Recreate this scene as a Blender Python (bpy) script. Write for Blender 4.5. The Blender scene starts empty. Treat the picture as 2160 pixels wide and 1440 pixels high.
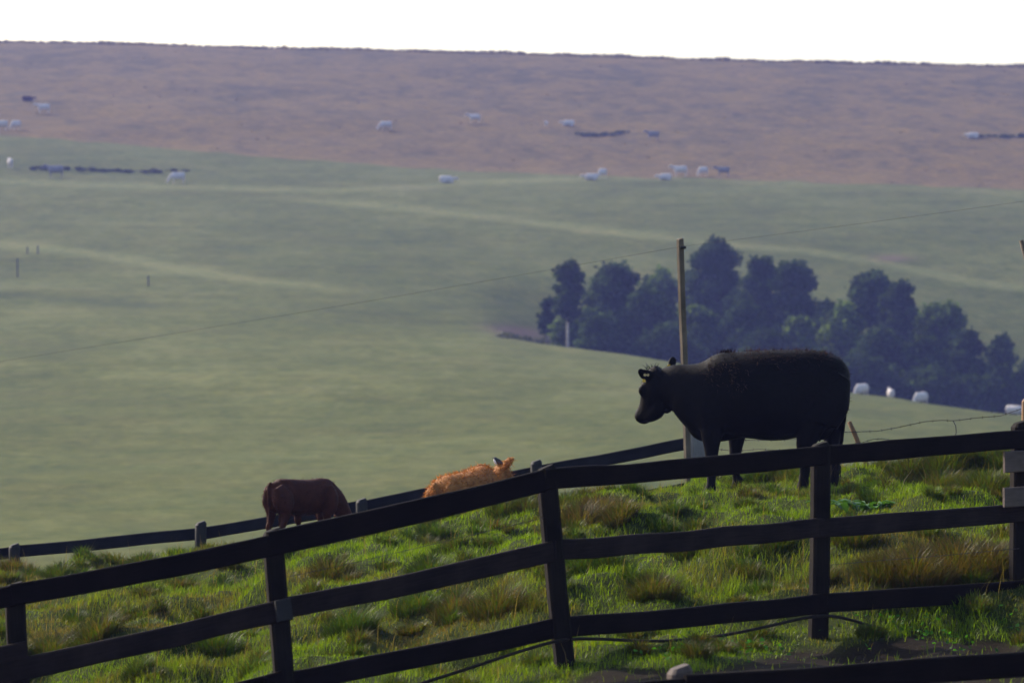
import bpy, math, random
import numpy as np
from mathutils import Vector, Matrix

random.seed(7)
RNG = np.random.default_rng(11)
SC = bpy.context.scene
COL = SC.collection
R = math.radians

# ------------------------------------------------------------------ camera
F = 9000.0                       # focal length in pixels of the 2160 px wide photograph
PITCH = math.atan(220.0 / F)
cam_data = bpy.data.cameras.new("camera")
cam = bpy.data.objects.new("camera", cam_data)
COL.objects.link(cam)
cam_data.sensor_width = 36.0
cam_data.lens = 36.0 * F / 2160.0
cam_data.clip_start = 0.5
cam_data.clip_end = 6000.0
cam.location = (0, 0, 0)
cam.rotation_euler = (math.pi / 2 - PITCH, 0, 0)
cam_data.dof.use_dof = True
cam_data.dof.focus_distance = 38.0
cam_data.dof.aperture_fstop = 4.2
SC.camera = cam

# ------------------------------------------------------------------ sky, sun, exposure
SUN_EL, SUN_AZ = R(34.0), R(-47.0)         # azimuth from +Y, negative = to the left
world = bpy.data.worlds.new("World")
SC.world = world
world.use_nodes = True
wn = world.node_tree.nodes
wl = world.node_tree.links
wn.clear()
wo = wn.new("ShaderNodeOutputWorld")
wb = wn.new("ShaderNodeBackground")
ws = wn.new("ShaderNodeTexSky")
ws.sky_type = 'NISHITA'
ws.sun_disc = False
ws.sun_elevation = SUN_EL
ws.sun_rotation = SUN_AZ
ws.air_density = 1.0
ws.dust_density = 2.0
ws.ozone_density = 1.0
wb.inputs["Strength"].default_value = 0.15
wl.new(ws.outputs[0], wb.inputs[0])
wl.new(wb.outputs[0], wo.inputs[0])

sl = bpy.data.lights.new("sun", 'SUN')
sl.energy = 3.5
sl.angle = R(0.5)
sl.color = (1.0, 0.90, 0.76)
sun = bpy.data.objects.new("sun", sl)
COL.objects.link(sun)
sdir = Vector((math.sin(SUN_AZ) * math.cos(SUN_EL), math.cos(SUN_AZ) * math.cos(SUN_EL), math.sin(SUN_EL)))
sun.rotation_euler = sdir.to_track_quat('Z', 'Y').to_euler()

vs = SC.view_settings
vs.view_transform = 'Standard'
vs.look = 'None'
vs.exposure = 0.92
vs.gamma = 1.0
vs.use_curve_mapping = False
SC.cycles.use_denoising = True
SC.cycles.denoising_prefilter = 'ACCURATE'
SC.cycles.volume_bounces = 0
SC.cycles.max_bounces = 6
SC.cycles.diffuse_bounces = 3
SC.cycles.transparent_max_bounces = 8

# ------------------------------------------------------------------ helpers
CP, SP = math.cos(PITCH), math.sin(PITCH)


def at(px, py, D):
    """a point of the world: bearing and height of a photo pixel at distance D"""
    a = (px - 1080.0) / F
    b = (720.0 - py) / F
    t = D / (CP + b * SP)
    return Vector((t * a, D, t * (b * CP - SP)))


def ypix_to_slope(y):
    b = (720.0 - np.asarray(y, float)) / F
    return np.tan(np.arctan(b) - PITCH)


def tag(o, label=None, cat=None, group=None, kind=None):
    if label: o["label"] = label
    if cat: o["category"] = cat
    if group: o["group"] = group
    if kind: o["kind"] = kind
    return o


def link(name, me, mat=None, parent=None, smooth=False):
    o = bpy.data.objects.new(name, me)
    COL.objects.link(o)
    if mat is not None and not me.materials:
        me.materials.append(mat)
    if parent is not None:
        o.parent = parent
    if smooth and len(me.polygons):
        me.polygons.foreach_set("use_smooth", [True] * len(me.polygons))
    return o


def empty(name, loc=(0, 0, 0), rz=0.0):
    o = bpy.data.objects.new(name, None)
    COL.objects.link(o)
    o.location = loc
    o.rotation_euler = (0, 0, rz)
    o.empty_display_size = 0.2
    return o


def mesh_np(name, verts, loops, sizes, cols=None, cname="col"):
    """fast mesh from arrays: loops = flat vertex ids, sizes = verts per face"""
    me = bpy.data.meshes.new(name)
    nv = len(verts)
    me.vertices.add(nv)
    me.vertices.foreach_set("co", np.asarray(verts, np.float32).ravel())
    me.loops.add(len(loops))
    me.loops.foreach_set("vertex_index", np.asarray(loops, np.int32))
    starts = np.concatenate([[0], np.cumsum(sizes)[:-1]]).astype(np.int32)
    me.polygons.add(len(sizes))
    me.polygons.foreach_set("loop_start", starts)
    try:
        me.polygons.foreach_set("loop_total", np.asarray(sizes, np.int32))
    except Exception:
        pass
    if cols is not None:
        at_ = me.color_attributes.new(cname, 'FLOAT_COLOR', 'POINT')
        c4 = np.ones((nv, 4), np.float32)
        c4[:, :3] = cols
        at_.data.foreach_set("color", c4.ravel())
    me.update(calc_edges=True)
    return me


class MB:
    def __init__(s):
        s.v, s.f = [], []

    def add(s, vs_, fs):
        o = len(s.v)
        s.v += [tuple(p) for p in vs_]
        s.f += [tuple(i + o for i in f) for f in fs]

    def build(s, name, mat, parent=None, smooth=False):
        me = bpy.data.meshes.new(name)
        me.from_pydata(s.v, [], s.f)
        me.update()
        return link(name, me, mat, parent, smooth)

    def tube(s, pts, rad, n=8, caps=True):
        pts = [Vector(p) for p in pts]
        rads = rad if isinstance(rad, (list, tuple)) else [rad] * len(pts)
        vs_, fs = [], []
        for i, p in enumerate(pts):
            t = (pts[min(i + 1, len(pts) - 1)] - pts[max(i - 1, 0)]).normalized()
            ref = Vector((0, 0, 1)) if abs(t.z) < 0.9 else Vector((0, 1, 0))
            a = t.cross(ref).normalized()
            b = a.cross(t)
            for k in range(n):
                th = 2 * math.pi * k / n
                vs_.append(p + (a * math.cos(th) + b * math.sin(th)) * rads[i])
        for i in range(len(pts) - 1):
            for k in range(n):
                fs.append((i * n + k, i * n + (k + 1) % n, (i + 1) * n + (k + 1) % n, (i + 1) * n + k))
        if caps:
            fs.append(tuple(range(n))[::-1])
            fs.append(tuple(range((len(pts) - 1) * n, len(pts) * n)))
        s.add(vs_, fs)

    def loft(s, st, side=Vector((0, 1, 0)), n=20, sub=4, power=2.3):
        """st: [(centre, half width along side, half height)], closed smooth body"""
        P = [np.array([*c, a, b], float) for c, a, b in st]
        Q = []
        for i in range(len(P) - 1):
            p0, p1, p2, p3 = P[max(i - 1, 0)], P[i], P[i + 1], P[min(i + 2, len(P) - 1)]
            for k in range(sub):
                t = k / sub
                Q.append(0.5 * ((2 * p1) + (-p0 + p2) * t + (2 * p0 - 5 * p1 + 4 * p2 - p3) * t * t + (-p0 + 3 * p1 - 3 * p2 + p3) * t ** 3))
        Q.append(P[-1])
        vs_, fs = [], []
        m = len(Q)
        for i, q in enumerate(Q):
            c = Vector(q[:3])
            t = Vector(Q[min(i + 1, m - 1)][:3]) - Vector(Q[max(i - 1, 0)][:3])
            t.normalize()
            sd = (side - t * side.dot(t)).normalized()
            up = t.cross(sd)
            for k in range(n):
                th = 2 * math.pi * k / n
                cx, sx = math.cos(th), math.sin(th)
                ux = math.copysign(abs(cx) ** (2 / power), cx)
                uy = math.copysign(abs(sx) ** (2 / power), sx)
                vs_.append(c + sd * ux * max(q[3], .004) + up * uy * max(q[4], .004))
        for i in range(m - 1):
            for k in range(n):
                fs.append((i * n + k, i * n + (k + 1) % n, (i + 1) * n + (k + 1) % n, (i + 1) * n + k))
        vs_.append(Vector(Q[0][:3])); vs_.append(Vector(Q[-1][:3]))
        for k in range(n):
            fs.append((m * n, (k + 1) % n, k))
            fs.append((m * n + 1, (m - 1) * n + k, (m - 1) * n + (k + 1) % n))
        s.add(vs_, fs)

    def box(s, M, sx, sy, sz, bev=0.0):
        """box with chamfered long edges, M = matrix of its centre; long axis x"""
        hx, hy, hz = sx / 2, sy / 2, sz / 2
        b = bev
        if b <= 0:
            pr = [(-hy, -hz), (hy, -hz), (hy, hz), (-hy, hz)]
        else:
            pr = [(-hy + b, -hz), (hy - b, -hz), (hy, -hz + b), (hy, hz - b), (hy - b, hz), (-hy + b, hz), (-hy, hz - b), (-hy, -hz + b)]
        n = len(pr)
        vs_ = [M @ Vector((-hx, y, z)) for y, z in pr] + [M @ Vector((hx, y, z)) for y, z in pr]
        fs = [(k, (k + 1) % n, n + (k + 1) % n, n + k) for k in range(n)]
        fs += [tuple(range(n))[::-1], tuple(range(n, 2 * n))]
        s.add(vs_, fs)


# ---- value noise in numpy
_lat = np.random.default_rng(3).random((256, 256))


def vnoise(x, y, seed=0):
    x = np.asarray(x, float) + seed * 17.31
    y = np.asarray(y, float) + seed * 7.77
    xi = np.floor(x).astype(int); yi = np.floor(y).astype(int)
    fx = x - xi; fy = y - yi
    fx = fx * fx * (3 - 2 * fx); fy = fy * fy * (3 - 2 * fy)
    a = _lat[xi & 255, yi & 255]; b = _lat[(xi + 1) & 255, yi & 255]
    c = _lat[xi & 255, (yi + 1) & 255]; d = _lat[(xi + 1) & 255, (yi + 1) & 255]
    return (a * (1 - fx) + b * fx) * (1 - fy) + (c * (1 - fx) + d * fx) * fy


def pchip(xk, yk, x):
    xk = np.asarray(xk, float); yk = np.asarray(yk, float)
    h = np.diff(xk); dl = np.diff(yk) / h
    n = len(xk)
    d = np.zeros(n)
    for i in range(1, n - 1):
        if dl[i - 1] * dl[i] > 0:
            w1 = 2 * h[i] + h[i - 1]; w2 = h[i] + 2 * h[i - 1]
            d[i] = (w1 + w2) / (w1 / dl[i - 1] + w2 / dl[i])
    d[0] = dl[0]; d[-1] = dl[-1]
    x = np.clip(x, xk[0], xk[-1])
    i = np.clip(np.searchsorted(xk, x, side='right') - 1, 0, n - 2)
    t = (x - xk[i]) / h[i]
    t2, t3 = t * t, t * t * t
    return (yk[i] * (2 * t3 - 3 * t2 + 1) + h[i] * d[i] * (t3 - 2 * t2 + t) + yk[i + 1] * (-2 * t3 + 3 * t2) + h[i] * d[i + 1] * (t3 - t2))


class Field:
    """height field from a table of profiles, looked up by world x, y"""

    def __init__(s, cols, rows, ztab, pxs, Ds):
        s.pxs, s.Ds = pxs, Ds
        A = np.array([pchip(rows, z, Ds) for z in ztab])            # cols x Ds
        s.Z = np.array([pchip(cols, A[:, j], pxs) for j in range(len(Ds))]).T   # pxs x Ds

    def z(s, x, y):
        x = np.asarray(x, float); y = np.asarray(y, float)
        px = 1080.0 + F * x / np.maximum(y, 0.5)
        fi = np.clip((px - s.pxs[0]) / (s.pxs[1] - s.pxs[0]), 0, len(s.pxs) - 1.001)
        fj = np.clip((y - s.Ds[0]) / (s.Ds[1] - s.Ds[0]), 0, len(s.Ds) - 1.001)
        i = fi.astype(int); j = fj.astype(int); fi = fi - i; fj = fj - j
        Z = s.Z
        return (Z[i, j] * (1 - fi) + Z[i + 1, j] * fi) * (1 - fj) + (Z[i, j + 1] * (1 - fi) + Z[i + 1, j + 1] * fi) * fj


# ------------------------------------------------------------------ the knoll in the foreground
n_cols = [-900, 0, 430, 760, 1100, 1300, 1500, 1750, 2160, 3000]
n_rows = [20, 24, 28, 31, 34, 37, 41, 45, 50]
n_y = [
    [2560, 2230, 1960, 1780, 1640, 1540, 1440, 1390, 1560],
    [2210, 1925, 1690, 1545, 1410, 1320, 1252, 1216, 1395],
    [2110, 1830, 1605, 1470, 1365, 1280, 1220, 1190, 1345],
    [2030, 1755, 1535, 1412, 1300, 1218, 1163, 1136, 1295],
    [1950, 1690, 1482, 1352, 1250, 1168, 1108, 1085, 1232],
    [1930, 1665, 1462, 1335, 1215, 1140, 1085, 1068, 1195],
    [1925, 1650, 1450, 1338, 1188, 1114, 1060, 1037, 1160],
    [1920, 1650, 1470, 1352, 1162, 1092, 1042, 1014, 1160],
    [1900, 1640, 1460, 1345, 1135, 1055, 995, 972, 1150],
    [1880, 1620, 1440, 1320, 1095, 1000, 940, 920, 1110]]
nz = []
for row in n_y:
    zz = list(np.array(n_rows) * ypix_to_slope(row))
    nz.append([zz[0] - .25, zz[0] - .2, zz[0] - .1] + zz + [zz[-1] - 2.9, -9.0, -10.5, -12.0])
n_rows = [-12, 2, 12] + n_rows + [57, 64, 72, 86]
NEAR = Field(n_cols, n_rows, nz, np.arange(-900, 3001, 12.0), np.arange(2, 86.01, 0.25))


def near_z(x, y):
    x = np.asarray(x, float); y = np.asarray(y, float)
    w = np.clip((y - 27.0) / 5.0, 0.25, 1) * np.clip((54 - y) / 5.0, 0, 1)
    w = w * (1 - .85 * np.exp(-((x - 2.55) / 1.1) ** 4 - ((y - 41.3) / .7) ** 2))      # trampled flat under the cow
    h = (vnoise(x * 0.9, y * 0.62, 1) - .5) * .20 + (vnoise(x * 2.1, y * 1.6, 2) - .5) * .27 + (vnoise(x * 4.6, y * 3.8, 3) - .5) * .10
    return NEAR.z(x, y) + h * w


def gz(p):
    return float(near_z(p.x, p.y))


# ------------------------------------------------------------------ the far slopes
KF = 1.25                 # the valley lies this much deeper than first paced out
f_cols = [-900, 0, 600, 1000, 1150, 1345, 1800, 2160, 3100]
f_rows = [110, 150, 200, 250, 290, 305, 325, 345, 370, 400, 430, 465, 500]
f_y = [
    [1210, 1070, 920, 790, 705, 670, 630, 590, 540, 480, 430, 350, 250],
    [1230, 1080, 910, 770, 690, 660, 620, 585, 535, 475, 425, 365, 290],
    [1230, 1080, 905, 760, 685, 660, 625, 590, 540, 485, 435, 380, 328],
    [1230, 1075, 900, 770, 706, 697, 672, 632, 565, 500, 447, 395, 358],
    [1225, 1070, 900, 785, 732, 728, 760, 690, 580, 510, 455, 402, 364],
    [1220, 1065, 900, 800, 757, 756, 905, 770, 600, 520, 462, 408, 370],
    [1200, 1055, 920, 860, 832, 836, 960, 860, 660, 560, 485, 425, 384],
    [1190, 1045, 935, 890, 874, 880, 980, 900, 720, 600, 515, 445, 396],
    [1170, 1030, 960, 930, 925, 935, 1020, 960, 800, 660, 560, 480, 420]]
ridge_y = {-900: 84, 0: 91, 600: 104, 1000: 113, 1150: 117, 1345: 123, 1800: 135, 2160: 143, 3100: 169}
l1_px = [-900, 0, 400, 600, 800, 1080, 1300, 1600, 2160, 3100]
l1_y = [230, 285, 318, 334, 350, 366, 373, 381, 400, 430]
fz = []
for c, row in zip(f_cols, f_y):
    zz = np.array(f_rows) * KF * ypix_to_slope(row)
    zr = 690 * KF * float(ypix_to_slope(ridge_y[c]))
    z5 = zz[-1]
    up = [z5 + (zr - z5) * k for k in (.34, .64, .88, 1.0)]
    fz.append([zz[0] - .35, zz[0] - .1] + list(zz) + up + [zr - 1.5, zr - 12])
f_rows = [50, 80] + [KF * r for r in f_rows + [560, 615, 660, 690, 730, 860]]
FAR = Field(f_cols, f_rows, fz, np.arange(-900, 3101, 20.0), np.arange(50, 860 * KF + .01, 1.0))


def far_z(x, y):
    x = np.asarray(x, float); y = np.asarray(y, float)
    w = np.clip((y - 60) / 40.0, 0, 1)
    h = (vnoise(x * .05, y * .035, 5) - .5) * .8 + (vnoise(x * .16, y * .12, 6) - .5) * .25 + (vnoise(x * .5, y * .5, 7) - .5) * .08
    return FAR.z(x, y) + h * w * np.clip((700 * KF - y) / (120 * KF), .3, 1)


def far_ypix(x, y):
    b = np.tan(np.arctan2(far_z(x, y), y) + PITCH)
    return 720 - F * b


def far_hit(px, py):
    """where the sight line through a photo pixel meets the far ground"""
    Ds = np.arange(110, 720 * KF, 0.5)
    x = (px - 1080) / F * Ds
    ys = far_ypix(x, Ds)
    ok = np.where(ys <= py)[0]
    D = Ds[ok[0]] if len(ok) else 690.0 * KF
    X = (px - 1080) / F * D
    return Vector((X, D, float(far_z(X, D))))


# ------------------------------------------------------------------ materials
def mat_new(name):
    m = bpy.data.materials.new(name)
    m.use_nodes = True
    nt = m.node_tree
    nt.nodes.clear()
    out = nt.nodes.new("ShaderNodeOutputMaterial")
    return m, nt, out


def N(nt, t, **kw):
    n = nt.nodes.new(t)
    for k, v in kw.items():
        if k.startswith("i_"):
            n.inputs[k[2:].replace("_", " ")].default_value = v
        else:
            setattr(n, k, v)
    return n


def ramp(nt, fac, stops):
    r = nt.nodes.new("ShaderNodeValToRGB")
    e = r.color_ramp.elements
    while len(e) < len(stops):
        e.new(0.5)
    for el, (p, c) in zip(e, stops):
        el.position = p
        el.color = (*c, 1)
    nt.links.new(fac, r.inputs[0])
    return r.outputs[0]


def mixc(nt, fac, a, b, mode='MIX'):
    m = nt.nodes.new("ShaderNodeMix")
    m.data_type = 'RGBA'
    m.blend_type = mode
    for s, v in ((m.inputs[0], fac), (m.inputs[6], a), (m.inputs[7], b)):
        if hasattr(v, "is_output"):
            nt.links.new(v, s)
        elif isinstance(v, (int, float)):
            s.default_value = v
        else:
            s.default_value = (*v, 1)
    return m.outputs[2]


def noise(nt, coord, scale, detail=4, rough=.6, vec_scale=None):
    n = N(nt, "ShaderNodeTexNoise")
    n.inputs["Scale"].default_value = scale
    n.inputs["Detail"].default_value = detail
    n.inputs["Roughness"].default_value = rough
    if vec_scale:
        mp = N(nt, "ShaderNodeMapping")
        mp.inputs["Scale"].default_value = vec_scale
        nt.links.new(coord, mp.inputs[0])
        nt.links.new(mp.outputs[0], n.inputs["Vector"])
    else:
        nt.links.new(coord, n.inputs["Vector"])
    return n.outputs[0]


def mat_wood(name, dark, light, rough=.75, spec=.25, scale=1.0):
    m, nt, out = mat_new(name)
    tc = N(nt, "ShaderNodeTexCoord").outputs["Object"]
    g = noise(nt, tc, 5 * scale, 6, .65, (1, 14, 14))
    blot = noise(nt, tc, 2.2 * scale, 4, .6)
    c = ramp(nt, g, [(.3, dark), (.72, light)])
    c2 = mixc(nt, .55, c, ramp(nt, blot, [(.35, tuple(x * .55 for x in dark)), (.7, tuple(x * 1.2 for x in light))]))
    b = N(nt, "ShaderNodeBump")
    b.inputs["Strength"].default_value = .5
    b.inputs["Distance"].default_value = .01
    nt.links.new(g, b.inputs["Height"])
    p = N(nt, "ShaderNodeBsdfPrincipled")
    p.inputs["Roughness"].default_value = rough
    p.inputs["Specular IOR Level"].default_value = spec
    nt.links.new(c2, p.inputs["Base Color"])
    nt.links.new(b.outputs[0], p.inputs["Normal"])
    nt.links.new(p.outputs[0], out.inputs[0])
    return m


def mat_plain(name, c1, c2, scale=8, rough=.7, spec=.3, bump=.2, sheen=0.0):
    m, nt, out = mat_new(name)
    tc = N(nt, "ShaderNodeTexCoord").outputs["Object"]
    n = noise(nt, tc, scale, 5, .6)
    c = ramp(nt, n, [(.32, c1), (.7, c2)])
    b = N(nt, "ShaderNodeBump")
    b.inputs["Strength"].default_value = bump
    b.inputs["Distance"].default_value = .02
    nt.links.new(n, b.inputs["Height"])
    p = N(nt, "ShaderNodeBsdfPrincipled")
    p.inputs["Roughness"].default_value = rough
    p.inputs["Specular IOR Level"].default_value = spec
    if sheen:
        p.inputs["Sheen Weight"].default_value = sheen
        p.inputs["Sheen Tint"].default_value = (*c2, 1)
    nt.links.new(c, p.inputs["Base Color"])
    nt.links.new(b.outputs[0], p.inputs["Normal"])
    nt.links.new(p.outputs[0], out.inputs[0])
    return m


def mat_leaf(name, attr=None, c1=None, c2=None, trans=.5, gloss=.06, scale=.6, trans_tint=(1.0, 1.0, .55)):
    m, nt, out = mat_new(name)
    if attr:
        c = N(nt, "ShaderNodeVertexColor", layer_name=attr).outputs[0]
    else:
        tc = N(nt, "ShaderNodeTexCoord").outputs["Object"]
        c = ramp(nt, noise(nt, tc, scale, 4, .6), [(.33, c1), (.68, c2)])
    d = N(nt, "ShaderNodeBsdfDiffuse")
    t = N(nt, "ShaderNodeBsdfTranslucent")
    g = N(nt, "ShaderNodeBsdfGlossy")
    g.inputs["Roughness"].default_value = .38
    g.inputs["Color"].default_value = (.9, .9, .85, 1)
    nt.links.new(c, d.inputs[0])
    nt.links.new(mixc(nt, 1.0, c, trans_tint, 'MULTIPLY'), t.inputs[0])
    ms = N(nt, "ShaderNodeMixShader"); ms.inputs[0].default_value = trans
    nt.links.new(d.outputs[0], ms.inputs[1]); nt.links.new(t.outputs[0], ms.inputs[2])
    m2 = N(nt, "ShaderNodeMixShader"); m2.inputs[0].default_value = gloss
    nt.links.new(ms.outputs[0], m2.inputs[1]); nt.links.new(g.outputs[0], m2.inputs[2])
    nt.links.new(m2.outputs[0], out.inputs[0])
    return m


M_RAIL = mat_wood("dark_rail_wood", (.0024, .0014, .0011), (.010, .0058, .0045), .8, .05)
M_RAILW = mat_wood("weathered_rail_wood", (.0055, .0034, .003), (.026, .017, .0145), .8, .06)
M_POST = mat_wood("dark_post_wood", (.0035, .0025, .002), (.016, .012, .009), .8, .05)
M_RAILB = mat_wood("rear_rail_wood", (.005, .005, .006), (.015, .015, .018), .8, .08)
M_POSTB = mat_wood("rear_post_wood", (.007, .0062, .006), (.021, .019, .0175))
M_POLE = mat_wood("weathered_pole_wood", (.045, .032, .021), (.145, .108, .072))
M_PALE = mat_wood("pale_board_wood", (.045, .032, .026), (.135, .095, .078))
M_FPOST = mat_wood("grey_field_post_wood", (.055, .055, .045), (.11, .105, .085))
M_STICK = mat_wood("brown_stick_wood", (.09, .045, .02), (.22, .12, .055))
M_WIRE = mat_plain("rusty_wire", (.02, .018, .018), (.05, .042, .038), 30)
M_HOSE = mat_plain("hose_rubber", (.009, .0065, .005), (.024, .016, .012), 12, .7, .1)
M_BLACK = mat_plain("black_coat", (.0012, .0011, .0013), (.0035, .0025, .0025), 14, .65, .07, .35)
M_CALF = mat_plain("dark_red_coat", (.026, .0058, .0016), (.058, .0135, .0036), 9, .7, .15, .3)
M_GOLD = mat_plain("orange_coat", (.20, .075, .018), (.40, .165, .045), 12, .75, .15, .5)
M_WHITE = mat_plain("white_coat", (.42, .37, .34), (.60, .54, .50), 3, .8, .1, .1)
M_GREYC = mat_plain("grey_coat", (.16, .145, .15), (.24, .215, .22), 3, .8, .1, .1)
M_HOOF = mat_plain("hoof_horn", (.012, .010, .009), (.03, .025, .02), 20, .5)
M_TAG = mat_plain("yellow_tag", (.5, .29, .02), (.6, .36, .04), 20, .5)
M_BUTTON = mat_plain("pale_tag_button", (.42, .29, .12), (.5, .36, .16), 20, .5)
M_EYE = mat_plain("dark_eye", (.004, .004, .005), (.008, .006, .006), 20, .08, .6, 0)
M_BDARK = mat_plain("bird_dark", (.02, .02, .022), (.05, .05, .055), 40, .6)
M_BWHITE = mat_plain("bird_white", (.7, .7, .72), (.8, .8, .8), 40, .6)
M_BARK = mat_plain("tree_bark", (.10, .085, .07), (.24, .20, .17), 3, .85, .1, .6)
M_SCRUB_SHADE = mat_leaf("scrub_shade_leaf", None, (.036, .042, .024), (.075, .075, .045), .4, .02, .4)  # leaves of scrub and of the strips shaped as bank shade
M_WEED = mat_leaf("weed_leaf", None, (.03, .085, .010), (.055, .14, .016), .4, .07, 6)


def strand_mat(name, c1, c2, trans=.35, gloss=.06):
    return mat_leaf(name, None, c1, c2, trans, gloss, 5, (1, .8, .55))


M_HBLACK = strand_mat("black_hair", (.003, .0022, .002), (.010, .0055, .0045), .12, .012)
M_HCALF = strand_mat("dark_red_hair", (.035, .0105, .004), (.11, .036, .013), .35, .0)
M_HGOLD = strand_mat("orange_hair", (.25, .090, .020), (.50, .215, .06), .5, .05)

# ------------------------------------------------------------------ ground sheets
def grid_mesh(name, pxs, Ds, zf, colf=None):
    PX, DD = np.meshgrid(pxs, Ds, indexing='ij')
    X = (PX - 1080.0) / F * DD
    # nearer than a few metres the fan of bearings is widened so that the sheet also lies under the camera
    X = np.where(DD < 20, (PX - 1080.0) / F * 20, X)
    Z = zf(X, np.maximum(DD, 1.0)) if zf is near_z else zf(X, DD)
    v = np.stack([X, DD, Z], -1).reshape(-1, 3)
    a, b = len(pxs), len(Ds)
    i, j = np.meshgrid(np.arange(a - 1), np.arange(b - 1), indexing='ij')
    q = np.stack([i * b + j, (i + 1) * b + j, (i + 1) * b + j + 1, i * b + j + 1], -1).reshape(-1, 4)
    cols = colf(X.ravel(), DD.ravel()) if colf else None
    me = mesh_np(name, v, q.ravel(), np.full(len(q), 4), cols)
    me.polygons.foreach_set("use_smooth", np.ones(len(q), bool))
    return me


def sm(x, a, b):
    t = np.clip((x - a) / (b - a), 0, 1)
    return t * t * (3 - 2 * t)


def near_ypix(x, y):
    b = np.tan(np.arctan2(near_z(x, y), y) + PITCH)
    return 720 - F * b


def bare(px, y, x):
    """0..1 bare trampled soil along the foot of the fence on the right, widened to stand in for shade there"""
    py = near_ypix(x, y)
    edge = np.interp(px, [900, 1150, 1340, 1500, 1727, 1850, 2000, 2160, 3000], [1480, 1440, 1414, 1398, 1368, 1344, 1350, 1360, 1370])
    edge = edge + (vnoise(px * .012, y * 0, 41) - .5) * 34
    return sm(py, edge - 6, edge + 10)


def knoll_cover(x, y):
    yy = np.maximum(y, 5)
    b_ = bare(1080 + F * x / yy, yy, x)
    return np.stack([b_, b_, b_], -1)


# -- foreground knoll: soil and thatch under the grass
m, nt, out = mat_new("knoll_soil")
tc = N(nt, "ShaderNodeTexCoord").outputs["Object"]
n1 = noise(nt, tc, 1.3, 6, .65)
n2 = noise(nt, tc, 22, 5, .7)
c = mixc(nt, .5, ramp(nt, n1, [(.35, (.008, .006, .004)), (.65, (.016, .013, .006))]), ramp(nt, n2, [(.3, (.006, .004, .003)), (.7, (.028, .018, .011))]))  # soil darkened to carry the shade of the lower right corner
vcs = N(nt, "ShaderNodeVertexColor", layer_name="col")
seps = N(nt, "ShaderNodeSeparateColor")
nt.links.new(vcs.outputs[0], seps.inputs[0])
thatch = ramp(nt, n2, [(.3, (.012, .020, .003)), (.7, (.045, .055, .010))])
c = mixc(nt, seps.outputs[0], thatch, c)
p = N(nt, "ShaderNodeBsdfPrincipled")
p.inputs["Roughness"].default_value = .95
p.inputs["Specular IOR Level"].default_value = .05
b = N(nt, "ShaderNodeBump"); b.inputs["Strength"].default_value = .8; b.inputs["Distance"].default_value = .03
nt.links.new(n2, b.inputs["Height"]); nt.links.new(b.outputs[0], p.inputs["Normal"])
nt.links.new(c, p.inputs["Base Color"]); nt.links.new(p.outputs[0], out.inputs[0])
M_SOIL = m
near_Ds = np.concatenate([np.arange(-10, 22, 2.0), np.arange(22, 48, .16), np.arange(48, 86, .8)])
knoll = link("ground", grid_mesh("ground", np.arange(-880, 2990, 9.0), near_Ds, near_z, knoll_cover), M_SOIL)
tag(knoll, "rough grassy knoll sloping down behind the timber fences", "ground", kind="structure")


# -- far slopes: pasture, brown hill
def band(px, py, line, sig, amp, x0=-9e9, x1=9e9, fade=120):
    xs, ys = zip(*line)
    d = py - np.interp(px, xs, ys)
    w = sm(px, x0 - fade, x0 + fade) * (1 - sm(px, x1 - fade, x1 + fade)) if x0 > -1e9 or x1 < 1e9 else 1.0
    return amp * np.exp(-(d / sig) ** 2) * w


def far_cover(x, y):
    px = 1080 + F * x / y
    py = far_ypix(x, y)
    l1 = np.interp(px, l1_px, l1_y) + (vnoise(px * .02, y * .0, 21) - .5) * 5
    brown = sm(-(py - l1), -1.5, 2.5) * (y > 420 * KF)
    brown = np.where(y > 640 * KF, 1.0, brown)
    tone = np.full_like(px, .5)
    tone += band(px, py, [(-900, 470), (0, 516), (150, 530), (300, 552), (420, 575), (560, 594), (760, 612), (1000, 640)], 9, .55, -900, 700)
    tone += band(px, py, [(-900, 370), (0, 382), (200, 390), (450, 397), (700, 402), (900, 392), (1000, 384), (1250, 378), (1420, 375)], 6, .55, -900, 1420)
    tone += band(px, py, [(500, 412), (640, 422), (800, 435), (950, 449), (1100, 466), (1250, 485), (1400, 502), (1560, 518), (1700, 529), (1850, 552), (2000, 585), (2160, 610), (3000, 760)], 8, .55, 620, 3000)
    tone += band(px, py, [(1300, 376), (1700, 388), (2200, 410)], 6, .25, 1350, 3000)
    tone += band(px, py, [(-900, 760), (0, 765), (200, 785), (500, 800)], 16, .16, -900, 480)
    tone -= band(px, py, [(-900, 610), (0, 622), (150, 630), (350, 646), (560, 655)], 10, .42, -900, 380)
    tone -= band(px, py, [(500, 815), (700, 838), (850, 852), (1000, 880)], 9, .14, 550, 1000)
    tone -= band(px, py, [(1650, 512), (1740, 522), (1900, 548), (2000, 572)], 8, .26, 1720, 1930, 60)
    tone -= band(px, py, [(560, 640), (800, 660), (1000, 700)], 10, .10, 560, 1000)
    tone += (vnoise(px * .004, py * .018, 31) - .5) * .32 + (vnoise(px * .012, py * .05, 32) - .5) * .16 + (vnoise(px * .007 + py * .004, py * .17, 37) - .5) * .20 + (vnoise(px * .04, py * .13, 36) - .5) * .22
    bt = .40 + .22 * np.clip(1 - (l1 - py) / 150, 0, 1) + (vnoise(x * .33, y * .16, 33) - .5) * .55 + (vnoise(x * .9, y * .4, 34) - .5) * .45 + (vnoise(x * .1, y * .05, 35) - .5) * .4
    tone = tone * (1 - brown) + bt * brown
    soil = np.exp(-((px - 1095) / 60) ** 2 - ((py - 700 - (px - 1095) * .12) / 11) ** 2)
    soil += .55 * np.exp(-((px - 1880) / 40) ** 2 - ((py - 545) / 8) ** 2)
    return np.stack([brown, np.clip(tone, 0, 1), np.clip(soil, 0, 1)], -1)


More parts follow.
